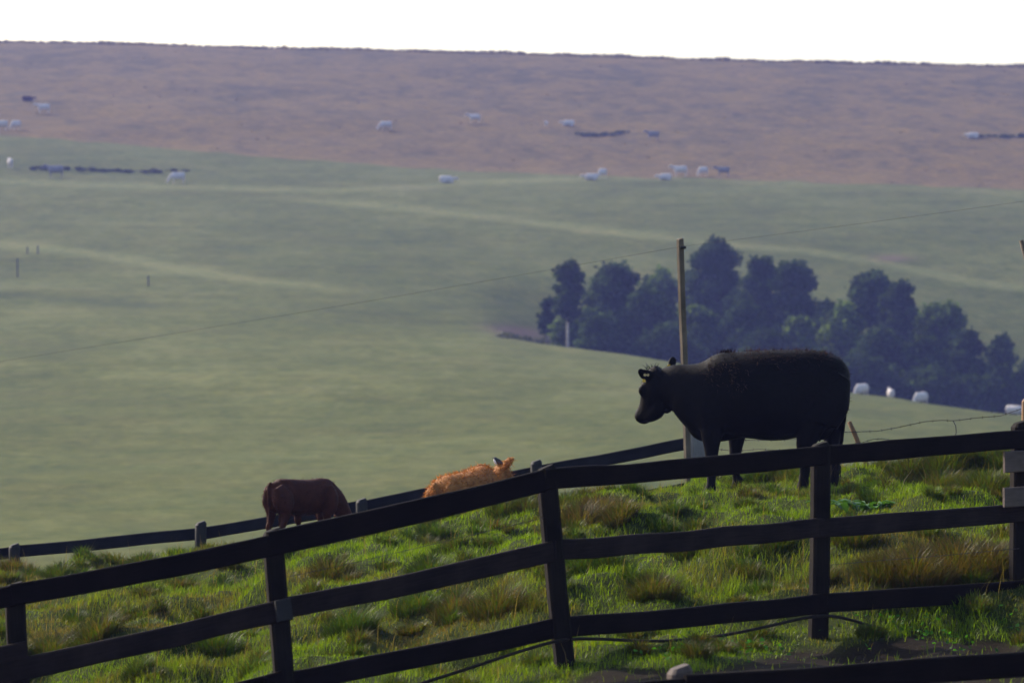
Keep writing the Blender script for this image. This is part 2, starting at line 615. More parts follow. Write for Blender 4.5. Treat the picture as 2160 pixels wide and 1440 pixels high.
m, nt, out = mat_new("pasture")
tc = N(nt, "ShaderNodeTexCoord").outputs["Object"]
vc = N(nt, "ShaderNodeVertexColor", layer_name="col")
sep = N(nt, "ShaderNodeSeparateColor")
nt.links.new(vc.outputs[0], sep.inputs[0])
nA = noise(nt, tc, .11, 6, .62)
nB = noise(nt, tc, 1.1, 4, .7)
nC = noise(nt, tc, .45, 5, .7)
nD = noise(nt, tc, .38, 6, .75)
green = ramp(nt, nA, [(.30, (.058, .098, .024)), (.50, (.112, .135, .042)), (.70, (.155, .142, .062))])
green = mixc(nt, .55, green, ramp(nt, nD, [(.34, (.045, .085, .022)), (.64, (.19, .175, .07))]))
green = mixc(nt, .5, green, ramp(nt, nB, [(.32, (.050, .080, .026)), (.66, (.170, .178, .065))]))
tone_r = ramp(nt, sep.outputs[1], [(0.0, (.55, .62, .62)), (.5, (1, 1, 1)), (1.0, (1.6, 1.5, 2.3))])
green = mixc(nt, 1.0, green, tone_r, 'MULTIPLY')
green = mixc(nt, 1.0, green, (.60, .585, .335), 'MULTIPLY')
brown = ramp(nt, nC, [(.30, (.062, .060, .040)), (.5, (.125, .088, .058)), (.70, (.185, .118, .062))])
brown = mixc(nt, .5, brown, ramp(nt, nB, [(.33, (.055, .048, .038)), (.66, (.18, .125, .08))]))
brown = mixc(nt, 1.0, brown, (.87, .84, .47), 'MULTIPLY')
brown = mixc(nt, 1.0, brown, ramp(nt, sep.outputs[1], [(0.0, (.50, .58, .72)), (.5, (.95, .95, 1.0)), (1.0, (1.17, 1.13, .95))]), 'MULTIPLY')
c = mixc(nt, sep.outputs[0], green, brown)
c = mixc(nt, sep.outputs[2], c, (.15, .095, .075))
p = N(nt, "ShaderNodeBsdfPrincipled")
p.inputs["Roughness"].default_value = .95
p.inputs["Specular IOR Level"].default_value = .05
b = N(nt, "ShaderNodeBump"); b.inputs["Strength"].default_value = .7; b.inputs["Distance"].default_value = .25
nt.links.new(nB, b.inputs["Height"]); nt.links.new(b.outputs[0], p.inputs["Normal"])
nt.links.new(c, p.inputs["Base Color"]); nt.links.new(p.outputs[0], out.inputs[0])
M_FAR = m
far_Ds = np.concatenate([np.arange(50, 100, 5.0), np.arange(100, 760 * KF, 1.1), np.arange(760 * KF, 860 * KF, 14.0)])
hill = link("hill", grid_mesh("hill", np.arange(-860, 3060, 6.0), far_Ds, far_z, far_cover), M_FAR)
tag(hill, "pale green pasture rising into a brown hill under the white sky", "hill", kind="structure")


# ------------------------------------------------------------------ blades of grass and rough tufts
def blades(base, L, az, lean, w, bend=.5):
    """base n x 3; returns verts, loops, sizes for n bent blades of 5 vertices"""
    n = len(base)
    d = np.stack([np.cos(az), np.sin(az), np.zeros(n)], -1)
    pr = np.stack([-np.sin(az), np.cos(az), np.zeros(n)], -1)
    up = np.array([0, 0, 1.0])
    sl_, cl_ = np.sin(lean)[:, None], np.cos(lean)[:, None]
    s2, c2 = np.sin(np.minimum(lean + bend, 2.0))[:, None], np.cos(np.minimum(lean + bend, 2.0))[:, None]
    L = L[:, None]; w = w[:, None]
    mid = base + (d * sl_ + up * cl_) * L * .55
    tip = mid + (d * s2 + up * c2) * L * .45
    V = np.empty((n, 5, 3))
    V[:, 0] = base - pr * w * .5; V[:, 1] = base + pr * w * .5
    V[:, 2] = mid - pr * w * .42; V[:, 3] = mid + pr * w * .42
    V[:, 4] = tip
    o = (np.arange(n) * 5)[:, None]
    lp = np.concatenate([o + np.array([0, 1, 3, 2]), o + np.array([2, 3, 4])], 1)
    sizes = np.tile([4, 3], n)
    return V.reshape(-1, 3), lp.ravel(), sizes


def near_hit(px, py):
    Ds = np.arange(24, 47.5, 0.05)
    x = (px - 1080) / F * Ds
    ys = near_ypix(x, Ds)
    ok = np.where(ys <= py)[0]
    D = Ds[ok[0]] if len(ok) else 45.5
    X = (px - 1080) / F * D
    return Vector((X, D, float(near_z(X, D))))


# brown, dry patches of the sward: centre and radii in the photograph, fixed to the ground they fall on
DRY = [(1270, 1085, 80, 34, 1), (1215, 1100, 60, 30, .8), (2020, 1185, 130, 45, 1), (1890, 1200, 110, 40, .8), (300, 1290, 330, 55, .6), (60, 1330, 120, 60, .6),
       (900, 1345, 260, 45, .7), (1000, 1240, 200, 40, .5), (1500, 1235, 220, 40, .7), (1900, 1130, 260, 30, .5), (1985, 1005, 110, 26, .65), (1700, 1060, 60, 16, .5),
       (30, 1215, 60, 30, .8), (1030, 1080, 60, 16, .7), (650, 1215, 120, 30, .7), (330, 1180, 120, 22, .4), (1310, 1010, 40, 20, .3), (1570, 1060, 50, 18, .5), (860, 1230, 120, 30, .5)]
LUSH = [(760, 1160, 220, 30, 1), (1400, 1085, 160, 22, .7), (1000, 1130, 140, 26, .8), (1350, 1180, 120, 30, .6), (1560, 1065, 120, 18, .5), (1250, 1390, 200, 30, .8), (1560, 1365, 160, 20, 1),
        (1950, 1320, 260, 30, 1), (540, 1440, 120, 60, .4), (420, 1225, 120, 20, .6), (1830, 1030, 160, 18, .5), (480, 1345, 90, 22, .6)]


def patch(px, py, lst):
    r = np.zeros_like(px)
    for cx, cy, rx, ry, a in lst:
        r = np.maximum(r, a * np.exp(-(((px - cx) / rx) ** 2 + ((py - cy) / ry) ** 2)))
    return r


def sample_ground(n, d0, d1, spread=.165):
    D = np.sqrt(RNG.uniform(d0 * d0, d1 * d1, n))
    x = RNG.uniform(-spread, spread, n) * D
    return x, D


def grass_colours(px, py, x, y):
    n = len(px)
    dry = patch(px, py, DRY); lush = patch(px, py, LUSH)
    f = dry * 1.1 - lush * .8 + (vnoise(x * 1.3, y * .9, 51) - .5) * 1.3 + (vnoise(x * 4, y * 3, 52) - .5) * .8 + .20 + .14 * sm(-px, -900, -100)
    f = f + RNG.normal(0, .22, n)
    f = np.clip(f, 0, 1)[:, None]
    g = np.array([.096, .168, .004]) * RNG.uniform(.65, 1.25, (n, 1)) + np.array([.035, .02, .0]) * RNG.random((n, 1))
    d = np.array([.12, .078, .026]) * RNG.uniform(.5, 1.2, (n, 1)) + np.array([.0, .02, .006]) * RNG.random((n, 1))
    return g * (1 - f) + d * f


VV, LL, SS, CC = [], [], [], []
voff = 0


def emit(base, L, az, lean, w, col, bend=.5):
    global voff
    v, l, s = blades(base, L, az, lean, w, bend)
    VV.append(v); LL.append(l + voff); SS.append(s); CC.append(np.repeat(col, 5, 0)); voff += len(v)


# short sward
n = 700000
x, y = sample_ground(n, 25.5, 47.5)
px = 1080 + F * x / y; py = near_ypix(x, y)
keep = RNG.random(n) > bare(px, y, x) * .965
keep &= RNG.random(n) < .35 + .9 * vnoise(x * 3, y * 2.2, 61)
x, y, px, py = x[keep], y[keep], px[keep], py[keep]
n = len(x)
hgt = (1 - .7 * np.exp(-((x - 2.4) / 1.0) ** 4 - ((y - 41.15) / .5) ** 2)) * (.45 + 1.1 * vnoise(x * 1.7, y * 1.2, 62) ** 1.5)
L = RNG.uniform(.035, .09, n) * hgt * (1 + .4 * patch(px, py, DRY))
emit(np.stack([x, y, near_z(x, y) - .008], -1), L, RNG.uniform(0, 2 * np.pi, n), np.abs(RNG.normal(.35, .3, n)), RNG.uniform(.0035, .007, n), grass_colours(px, py, x, y))

# tussocks
tus = [(1270, 1092, .42, .34, .9), (1225, 1106, .36, .3, .85), (1310, 1098, .3, .26, .7), (2020, 1215, .6, .42, .85), (1930, 1225, .5, .38, .8), (2090, 1215, .45, .36, .8), (1860, 1222, .4, .3, .7),
       (1990, 985, .55, .30, .35), (1920, 995, .45, .28, .45), (2075, 972, .5, .28, .4), (2120, 990, .4, .3, .2), (1985, 1030, .55, .26, .5), (2080, 1035, .45, .26, .4), (1650, 1008, .40, .24, .3), (1565, 1018, .25, .18, .1), (1600, 1012, .25, .2, .2),
       (1680, 1008, .25, .22, .35), (915, 1130, .35, .2, .1), (905, 1215, .4, .24, .15), (700, 1215, .35, .26, .6), (1235, 1200, .4, .22, .1), (1290, 1195, .35, .22, .15), (440, 1152, .24, .2, .5), (250, 1183, .40, .24, .4), (300, 1190, .35, .2, .3),
       (120, 1215, .3, .2, .3), (30, 1208, .4, .26, .75), (70, 1222, .3, .2, .2), (490, 1138, .2, .22, .4), (1190, 1068, .3, .2, .25), (1110, 1078, .25, .22, .5), (1060, 1085, .3, .22, .35), (1400, 1112, .3, .16, .1), (1850, 1062, .35, .2, .1),
       (880, 1290, .4, .24, .2), (960, 1300, .35, .26, .7), (1050, 1295, .45, .3, .6), (740, 1330, .4, .26, .1), (460, 1375, .35, .25, .15), (200, 1350, .4, .28, .5), (110, 1390, .4, .28, .5), (1800, 1150, .4, .24, .5), (1640, 1150, .3, .2, .3), (1380, 1255, .4, .26, .6)]
TUS = []
for tx, ty, r, h, dr in tus:
    p_ = near_hit(tx, ty)
    TUS.append((p_.x, p_.y, r * .85, h * .78, dr * .85))
xs, ys = sample_ground(620, 27.5, 46.5)
for X, Y in zip(xs, ys):
    q = 1080 + F * X / Y
    if float(bare(np.array([q]), np.array([Y]), np.array([X]))[0]) < .3:
        TUS.append((X, Y, RNG.uniform(.08, .20), RNG.uniform(.09, .17), RNG.uniform(0, .6)))
for X, Y, r, h, dr in TUS:
    n = int(900 * (r / .3) ** 1.3)
    rr = r * .55 * np.sqrt(RNG.random(n)); th = RNG.uniform(0, 2 * np.pi, n)
    x = X + rr * np.cos(th); y = Y + rr * np.sin(th)
    az = th + RNG.normal(0, .5, n)
    lean = np.clip(rr / r * 1.1 + RNG.normal(.08, .16, n), 0, 1.3)
    L = h * RNG.uniform(.55, 1.25, n)
    f = np.clip(dr + RNG.normal(0, .25, n), 0, 1)[:, None]
    col = np.array([.034, .072, .008]) * RNG.uniform(.6, 1.2, (n, 1)) * (1 - f) + np.array([.105, .060, .022]) * RNG.uniform(.5, 1.15, (n, 1)) * f  # green darkened to carry the shaded pockets between hummocks
    emit(np.stack([x, y, near_z(x, y) - .01], -1), L, az, lean, RNG.uniform(.004, .0075, n), col, .6)

# single long stalks
n = 1500
x, y = sample_ground(n, 27.5, 47)
px = 1080 + F * x / y; py = near_ypix(x, y)
k = RNG.random(n) > bare(px, y, x)
x, y = x[k], y[k]; n = len(x)
emit(np.stack([x, y, near_z(x, y)], -1), RNG.uniform(.14, .34, n), RNG.uniform(0, 6.28, n), np.abs(RNG.normal(.25, .25, n)), RNG.uniform(.003, .005, n), np.array([.15, .11, .05]) * RNG.uniform(.5, 1.1, (n, 1)), .35)
M_GRASS = mat_leaf("grass_blade", "col", trans=.52, gloss=.010, trans_tint=(1.3, 1.3, .4))
grass = link("grass", mesh_np("grass", np.concatenate(VV), np.concatenate(LL), np.concatenate(SS), np.concatenate(CC)), M_GRASS)
tag(grass, "lush green and dry brown grass with tussocks covering the knoll", "grass", kind="stuff")

# low round-leaved ground cover along the foot of the fence on the right
n = 9000
x, y = sample_ground(n, 26.5, 32.5)
px = 1080 + F * x / y; py = near_ypix(x, y)
k = (RNG.random(n) < patch(px, py, [(1980, 1330, 220, 34, 1.1), (2120, 1318, 120, 40, 1), (1560, 1385, 150, 18, .8), (1400, 1395, 130, 14, .5)])) & (vnoise(x * 4, y * 4, 71) > .36)
x, y = x[k], y[k]; n = len(x)
V0, L0, S0 = blades(np.stack([x, y, near_z(x, y) + RNG.uniform(.02, .09, n)], -1), RNG.uniform(.018, .042, n), RNG.uniform(0, 6.28, n), RNG.uniform(.5, 1.4, n), RNG.uniform(.016, .034, n), .3)
cc = np.repeat(np.array([.035, .12, .012]) * RNG.uniform(.6, 1.4, (n, 1)), 5, 0)
clover = link("ground_cover", mesh_np("ground_cover", V0, L0, S0, cc), M_GRASS)
tag(clover, "low round-leaved green ground cover at the foot of the front fence", "plants", kind="stuff")

# rough tussocks on the far brown hill and its crest, thin tufts over the green pasture
VV, LL, SS, CC, voff = [], [], [], [], 0
n = 700
D = KF * np.sqrt(RNG.uniform(470 ** 2, 692 ** 2, n)); x = RNG.uniform(-.15, .15, n) * D
cov = far_cover(x, D)
k = (cov[:, 0] > .7) & (RNG.random(n) < .15 + 1.1 * vnoise(x * .12, D * .10, 81) ** 1.3)
x, D = x[k], D[k]
nc = 4500
xc = RNG.uniform(-.15, .15, nc) * 690 * KF; Dc = KF * RNG.uniform(680, 694, nc)
size = np.concatenate([RNG.uniform(.16, .36, len(x)), RNG.uniform(.28, .72, nc) * (.5 + vnoise(xc * .25, Dc * .1, 82))])
x = np.concatenate([x, xc]); D = np.concatenate([D, Dc])
nb = 7
xx = np.repeat(x, nb) + RNG.normal(0, .16, len(x) * nb); yy = np.repeat(D, nb) + RNG.normal(0, .16, len(x) * nb)
tc_ = np.array([.085, .066, .045]) * RNG.uniform(.5, 1.5, (len(x), 1)) + np.array([.06, .035, .0]) * (RNG.random((len(x), 1)) > .7)
n = len(xx)
emit(np.stack([xx, yy, far_z(xx, yy) - .03], -1), np.repeat(size, nb) * RNG.uniform(.6, 1.2, n), RNG.uniform(0, 6.28, n), np.abs(RNG.normal(.35, .3, n)), np.repeat(size, nb) * RNG.uniform(.25, .45, n), np.repeat(tc_, nb, 0))
rough = link("tussock_grass", mesh_np("tussock_grass", np.concatenate(VV), np.concatenate(LL), np.concatenate(SS), np.concatenate(CC)), mat_leaf("tussock_blade", "col", trans=.5, gloss=.01))
tag(rough, "rough brown tussock grass all over the far hill and its crest", "grass", kind="stuff")


# ------------------------------------------------------------------ fences
def rail(parent, A, B, h, t, mat, name="rail", off=(0, 0, 0), bow=.0, label=None):
    """a board standing on edge from A to B (centre line of its front face)"""
    A = Vector(A); B = Vector(B)
    mb = MB()
    nseg = 14
    L = (B - A).length
    ax = (B - A).normalized()
    side = Vector((-ax.y, ax.x, 0)).normalized()
    if side.y < 0: side = -side
    up = side.cross(ax)
    if up.z < 0: up = -up
    rings = []
    bv = min(.012, t * .25)
    prof = [(0, -h / 2 + bv), (bv, -h / 2), (t - bv, -h / 2), (t, -h / 2 + bv), (t, h / 2 - bv), (t - bv, h / 2), (bv, h / 2), (0, h / 2 - bv)]
    s_ = random.random() * 50
    vs_ = []
    for i in range(nseg + 1):
        u = i / nseg
        c_ = A.lerp(B, u) + up * (bow * math.sin(math.pi * u))
        for d, z in prof:
            jz = (float(vnoise(u * L * 2.3, z * 3 + s_, 91)) - .5) * .018
            jd = (float(vnoise(u * L * 1.7, s_ + 9, 92)) - .5) * .010
            vs_.append(c_ + side * (d + jd) + up * (z + jz))
    n = len(prof)
    fs = []
    for i in range(nseg):
        for k in range(n):
            fs.append((i * n + k, i * n + (k + 1) % n, (i + 1) * n + (k + 1) % n, (i + 1) * n + k))
    fs.append(tuple(range(n))[::-1]); fs.append(tuple(range(nseg * n, nseg * n + n)))
    # object origin at A with local x along the board so that the wood grain follows it
    M = Matrix((ax, side, up)).transposed().to_4x4(); M.translation = A
    Mi = M.inverted()
    mb.add([Mi @ v for v in vs_], fs)
    o = mb.build(name, mat, parent)
    o.matrix_world = (parent.matrix_world.inverted() @ M) if False else M
    o.matrix_parent_inverse = Matrix()
    if parent is not None:
        o.location = M.translation - parent.location
    if label: o["label"] = label
    return o


def post(parent, top, foot, w, d, mat, name="post", yaw=0.0, peak=.03):
    """squared post from foot to top with a weathered, chamfered head; top/foot = centre points"""
    top = Vector(top); foot = Vector(foot)
    ax = (top - foot).normalized()
    sx = Vector((math.cos(yaw), math.sin(yaw), 0)); sx = (sx - ax * sx.dot(ax)).normalized()
    sy = ax.cross(sx)
    H = (top - foot).length
    mb = MB()
    vs_, n = [], 8
    b = w * .14
    prof = [(-w / 2 + b, -d / 2), (w / 2 - b, -d / 2), (w / 2, -d / 2 + b), (w / 2, d / 2 - b), (w / 2 - b, d / 2), (-w / 2 + b, d / 2), (-w / 2, d / 2 - b), (-w / 2, -d / 2 + b)]
    hs = [-.25, 0, H * .2, H * .4, H * .6, H * .8, H - peak, H]
    s_ = random.random() * 40
    for i, hh in enumerate(hs):
        k = .72 if i == len(hs) - 1 else 1.0
        jx = (float(vnoise(hh * 2, s_, 93)) - .5) * .014
        jy = (float(vnoise(hh * 2, s_ + 5, 94)) - .5) * .014
        for q, (a, c_) in enumerate(prof):
            tilt = (a / w) * peak * .9 if i >= len(hs) - 2 else 0
            vs_.append(Vector((a * k + jx, c_ * k + jy, hh + tilt)))
    fs = []
    for i in range(len(hs) - 1):
        for k in range(n):
            fs.append((i * n + k, i * n + (k + 1) % n, (i + 1) * n + (k + 1) % n, (i + 1) * n + k))
    fs.append(tuple(range(n))[::-1]); fs.append(tuple(range((len(hs) - 1) * n, len(hs) * n)))
    # grain runs along local x: build in a frame whose x is the post axis
    mb.add([Vector((v.z, v.x, v.y)) for v in vs_], fs)
    o = mb.build(name, mat, parent)
    M = Matrix((ax, sx, sy)).transposed().to_4x4(); M.translation = foot
    o.matrix_world = M
    if parent is not None:
        o.location = foot - parent.location
    return o


# -- the long front fence
Dp = [28.0, 28.3, 29.3, 31.0, 32.5]                 # distance of each post
ff = empty("timber_fence", at(1180, 1425, 29.3))
tag(ff, "dark three-rail timber fence running across the whole foreground", "fence")


def Dat(px):
    return float(np.interp(px, [-560, 35, 590, 1165, 1727, 2150, 2700], [27.7, 28.0, 28.3, 29.3, 31.0, 32.5, 34.6]))


P_TOP = [(-520, 1345), (26, 1230), (572, 1116), (1146, 984), (1727, 934), (2150, 889), (2660, 840)]
P_FOOT = [(-500, 1800), (52, 1690), (606, 1560), (1194, 1430), (1727, 1352), (2150, 1225), (2660, 1200)]
for (tx, ty), (fx, fy) in zip(P_TOP, P_FOOT):
    D_ = Dat(tx)
    w_ = .128
    post(ff, at(tx + 4, ty, D_ + .105), at(fx, fy, D_ + .105), w_, .13, M_POST, yaw=.22)

H_R = .142
spans = [
    # top rail
    [(-560, 1379, 26, 1256), (26, 1256, 570, 1149), (570, 1149, 1150, 1012), (1152, 1011, 1735, 961), (1735, 961, 2700, 876)],
    # middle rail
    [(-560, 1480, 58, 1374), (-20, 1424, 612, 1284), (614, 1282, 1168, 1160), (1172, 1159, 1727, 1114), (1727, 1114, 2700, 1032)],
    # bottom rail
    [(-560, 1660, 45, 1572), (45, 1572, 600, 1436), (560, 1446, 1182, 1322), (1184, 1321, 1730, 1273), (1730, 1273, 2700, 1196)]]
for si, row in enumerate(spans):
    for k, (x0, y0, x1, y1) in enumerate(row):
        e = .006 if k % 2 else 0.0
        hh = H_R * (1.12 if si == 0 and k == 2 else 1.0)
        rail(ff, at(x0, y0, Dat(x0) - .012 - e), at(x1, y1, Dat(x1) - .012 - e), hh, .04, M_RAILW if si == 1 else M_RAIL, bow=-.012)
# pale splice board at the second post
q0, q1 = at(584, 1289, Dat(584) - .05), at(616, 1283, Dat(616) - .05)
rail(ff, q0, q1, .145, .03, mat_wood("splice_wood", (.009, .008, .0085), (.026, .023, .024)), name="splice_board")
# two strands of plain wire stapled to the posts
for pts in ([(606, 1216), (720, 1192), (867, 1158), (1010, 1124), (1170, 1086)], [(1735, 1192), (1850, 1182), (2000, 1170), (2150, 1156)]):
    mb = MB()
    P = [at(a, b_, Dat(a) + .03) - ff.location for a, b_ in pts]
    mb.tube(P, .0022, 5)
    mb.build("wire", M_WIRE, ff)

# hose slung along the front fence
mb = MB()
hp = [(640, 1520), (760, 1478), (880, 1443), (1000, 1405), (1100, 1372), (1188, 1349), (1270, 1347), (1350, 1351), (1440, 1349), (1530, 1338), (1620, 1320), (1690, 1304), (1727, 1299), (1765, 1300), (1810, 1311), (1870, 1330), (1950, 1352), (2060, 1384)]
P = [Vector(at(a, b_, Dat(a) - .075)) for a, b_ in hp]
o0 = P[6].copy()
fine = []
for i in range(len(P) - 1):
    p0, p1, p2, p3 = P[max(i - 1, 0)], P[i], P[i + 1], P[min(i + 2, len(P) - 1)]
    for k in range(5):
        t = k / 5
        fine.append(.5 * ((2 * p1) + (p2 - p0) * t + (2 * p0 - 5 * p1 + 4 * p2 - p3) * t * t + (3 * p1 - p0 - 3 * p2 + p3) * t ** 3) - o0)
mb.tube(fine, .0115, 8)
hz = mb.build("hose", M_HOSE, None, True)
hz.location = o0
tag(hz, "thin dark hose slung in slack loops under the bottom rail of the front fence", "hose")

# -- nearer fence whose top rail cuts the lower right corner
nf = empty("near_fence", at(1430, 1780, 24.0))
tag(nf, "nearest fence, its dark top rail and one pale post head in the lower right corner", "fence")
post(nf, at(1432, 1405, 24.10), at(1436, 1790, 24.10), .125, .12, M_PALE, yaw=.3)
post(nf, at(2330, 1338, 25.2), at(2330, 1700, 25.2), .125, .12, M_PALE, yaw=.3)
rail(nf, at(560, 1512, 22.9), at(1446, 1458, 23.97), .15, .045, M_RAIL)
rail(nf, at(1449, 1453, 23.96), at(2360, 1387, 25.05), .15, .045, M_RAIL)
rail(nf, at(560, 1690, 22.9), at(1446, 1636, 23.97), .15, .045, M_RAIL)
rail(nf, at(1449, 1631, 23.96), at(2360, 1560, 25.05), .15, .045, M_RAIL)

# -- pale boards nailed to the post at the right edge
pb = empty("board_panel", at(2170, 1060, 32.3))
tag(pb, "pair of pale weathered boards sticking out in front of the rightmost post", "boards")
Y0 = Dat(2120) - .13
rail(pb, at(2120, 973, Y0), at(2420, 962, Y0 + .5), .16, .03, M_PALE, name="board")
rail(pb, at(2119, 1048, Y0), at(2420, 1036, Y0 + .5), .15, .03, M_PALE, name="board")
post(pb, at(2330, 930, Y0 + .45), at(2330, 1240, Y0 + .45), .1, .1, M_PALE)

# -- the rear fence dropping to the left behind the knoll
rf = empty("rear_fence", at(1130, 1230, 50.0))
tag(rf, "grey rail fence behind the knoll, running down to the left past the brown calf", "fence")
DR = 50.0
r_line = [(-420, 1222), (30, 1164), (423, 1125), (763, 1068), (1131, 996), (1447, 937)]
rp = [(-420, 1200), (30, 1147), (423, 1100), (763, 1052), (1131, 971)]
for tx, ty in rp:
    post(rf, at(tx, ty, DR + .08), at(tx + 3, ty + 245, DR + .08), .122, .12, M_POSTB, yaw=.25)
for j, dy in enumerate((0, 94, 188)):
    for (x0, y0), (x1, y1) in zip(r_line[:-1], r_line[1:]):
        rail(rf, at(x0, y0 + dy, DR + (.19 if x0 < 1400 else .1)), at(x1, y1 + dy, DR + .19), .142, .04, M_RAILB, bow=.0)
st = post(rf, at(1470, 893, 50.15), at(1472, 1160, 50.15), .23, .2, mat_wood("strainer_wood", (.10, .095, .095), (.20, .185, .18)), name="strainer_post", yaw=.3)

# -- tall pole carrying the single wire
tp = empty("utility_pole", at(1455, 1165, 49.6))
tag(tp, "tall slender wooden pole standing behind the black cow", "pole")
mb = MB()
P = [at(1457, 1175, 49.6), at(1451, 980, 49.6), at(1444, 800, 49.6), at(1438, 640, 49.6), at(1434, 503, 49.6)]
for p_ in P: pass
post(tp, P[-1], P[0], .068, .07, M_POLE, name="shaft", yaw=.5, peak=.01)
mb = MB()
c_ = at(1440, 522, 49.53) - tp.location
mb.tube([c_ + Vector((-.03, 0, 0)), c_ + Vector((.04, 0, 0))], [.022, .014], 8)
mb.build("insulator", M_POSTB, tp)
mb = MB()
pts = []
for (xa, ya, Da), (xb, yb, Db), sag in (((-1700, 1010, 53), (1437, 520, 49.53), 18), ((1437, 520, 49.53), (3300, 250, 45), 10)):
    for i in range(25):
        t = i / 24
        y_ = ya + (yb - ya) * t + sag * 4 * t * (1 - t)
        pts.append(at(xa + (xb - xa) * t, y_, Da + (Db - Da) * t))
o0 = at(1437, 520, 49.5)
mb.tube([p_ - o0 for p_ in pts], .0015, 5)
pw = mb.build("overhead_wire", M_WIRE, None)
pw.location = o0
tag(pw, "single thin wire sloping across the picture over the top of the tall pole", "wire")

# -- barbed wire fence with the leaning stick
DW = 46.0
bf = empty("barbed_wire_fence", at(1835, 1015, DW))
tag(bf, "slack barbed wire fence with a leaning brown stick behind the black cow's rump", "wire fence")
mb = MB()
P = [at(1791, 889, DW), at(1803, 915, DW), at(1816, 948, DW), at(1828, 980, DW), at(1840, 1022, DW)]
mb.tube([p_ - bf.location for p_ in P], [.024, .026, .025, .027, .028], 8)
mb.build("stick", M_STICK, bf, True)
for pts, tw in (([(1490, 880), (1600, 900), (1700, 912), (1790, 911), (1850, 909), (1890, 902), (1950, 889), (1985, 886), (2012, 887), (2060, 881), (2110, 877), (2157, 861)], 1),
                ([(1490, 945), (1555, 951), (1600, 947), (1660, 950), (1740, 946), (1818, 933), (1842, 926), (1862, 925), (1885, 930), (1950, 945), (2060, 940), (2157, 925)], 1),
                ([(1490, 925), (1560, 928), (1640, 928), (1700, 925)], 1),
                ([(1490, 1000), (1600, 990), (1760, 986), (1830, 986), (1885, 982), (1960, 975), (2157, 960)], 1)):
    mb = MB()
    P = [at(a, b_, DW + .3 * math.sin(a * .01)) - bf.location for a, b_ in pts]
    mb.tube(P, .0036, 5)
    tot = 0
    for a, b_ in zip(P[:-1], P[1:]):
        L_ = (b_ - a).length
        k = max(1, int(L_ / .12))
        for i in range(k):
            c_ = a.lerp(b_, (i + .5) / k)
            d_ = Vector((random.uniform(-.3, .3), random.uniform(-.5, .5), 1)).normalized() * .016
            mb.tube([c_ - d_, c_ + d_], .003, 4)
    mb.build("barbed_wire", M_WIRE, bf)
mb = MB()
mb.tube([at(a, b_, DW) - bf.location for a, b_ in [(2010, 886), (2016, 898), (2017, 912), (2010, 935), (2000, 955), (1996, 975)]], .005, 6)
mb.build("dropper", M_WIRE, bf)
post(bf, at(2170, 838, DW), at(2172, 1010, DW), .14, .13, M_STICK, name="post")

# -- leaning pole end at the right edge
lp = empty("leaning_pole", at(2290, 1010, 45.0))
tag(lp, "tip of a pale leaning pole poking in at the right edge above the pasture", "pole")
mb = MB()
mb.tube([at(2154, 507, 45) - lp.location, at(2190, 640, 45) - lp.location, at(2240, 840, 45) - lp.location, at(2290, 1030, 45) - lp.location], [.024, .028, .032, .036], 8)
mb.build("shaft", M_POLE, lp, True)

# -- small weathered posts far out on the pasture
for px_, py0, py1, lb in ((313, 582, 605, "lone small dark post on the pasture left of centre, below the pale track"),
                          (80, 518, 536, "right one of two stub posts standing on the pale track at far left"),
                          (58, 520, 536, "left one of two stub posts standing on the pale track at far left"),
                          (37, 545, 585, "thin grey post on the pasture near the left edge, below the two stubs")):
    g = far_hit(px_, py1)
    hh = (py1 - py0) * g.y / F
    o = post(None, Vector((0, 0, hh)), Vector((0, 0, 0)), .15, .15, M_FPOST, name="field_post")
    o.location = g
    tag(o, lb, "post", "stub posts out on the pasture")

# -- broad-leaved weed by the third post
g = near_hit(1830, 1084)
wd = empty("broad_leaved_weed", g)
tag(wd, "glossy broad-leaved weed just above the middle rail right of the cow", "plant")
mbl = MB()
for i in range(34):
    a = random.uniform(0, 6.28); r0 = random.uniform(0, .2); L_ = random.uniform(.12, .24)
    b0 = Vector((r0 * math.cos(a) * 1.5 + random.uniform(-.1, .1), r0 * math.sin(a), 0.0))
    d_ = Vector((math.cos(a), math.sin(a), 0)); s_ = Vector((-d_.y, d_.x, 0))
    vs_ = []
    for k in range(6):
        t = k / 5
        c_ = b0 + d_ * L_ * t * .8 + Vector((0, 0, L_ * (1.1 * t - .75 * t * t)))
        w_ = .038 * math.sin(math.pi * min(.97, .08 + t * .9)) + .003
        vs_ += [c_ - s_ * w_ + Vector((0, 0, w_ * .4)), c_, c_ + s_ * w_ + Vector((0, 0, w_ * .4))]
    fs = []
    for k in range(5):
        for q in range(2):
            fs.append((k * 3 + q, k * 3 + q + 1, k * 3 + q + 4, k * 3 + q + 3))
    mbl.add(vs_, fs)
mbl.build("leaves", M_WEED, wd, True)


# ------------------------------------------------------------------ cattle
from mathutils.bvhtree import BVHTree


def organic(mb, voxel, smooth=4, name="body"):
    """fuse overlapping lofts into one continuous smooth skin; returns mesh data"""
    me = bpy.data.meshes.new("tmp")
    me.from_pydata(mb.v, [], mb.f)
    o = bpy.data.objects.new("tmp", me)
    COL.objects.link(o)
    r = o.modifiers.new("r", 'REMESH'); r.mode = 'VOXEL'; r.voxel_size = voxel; r.use_smooth_shade = True
    s = o.modifiers.new("s", 'SMOOTH'); s.factor = .5; s.iterations = smooth
    dg = bpy.context.evaluated_depsgraph_get()
    out_ = bpy.data.meshes.new_from_object(o.evaluated_get(dg))
    out_.name = name
    bpy.data.objects.remove(o)
    out_.polygons.foreach_set("use_smooth", [True] * len(out_.polygons))
    return out_


def leg(mb, pts):
    """pts: [(x, y, z, radius along x, radius along y)] from the top of the leg to the ground"""
    mb.loft([((x, y, z), ry, rx) for x, y, z, rx, ry in pts], Vector((0, 1, 0)), n=14, sub=4, power=2.0)


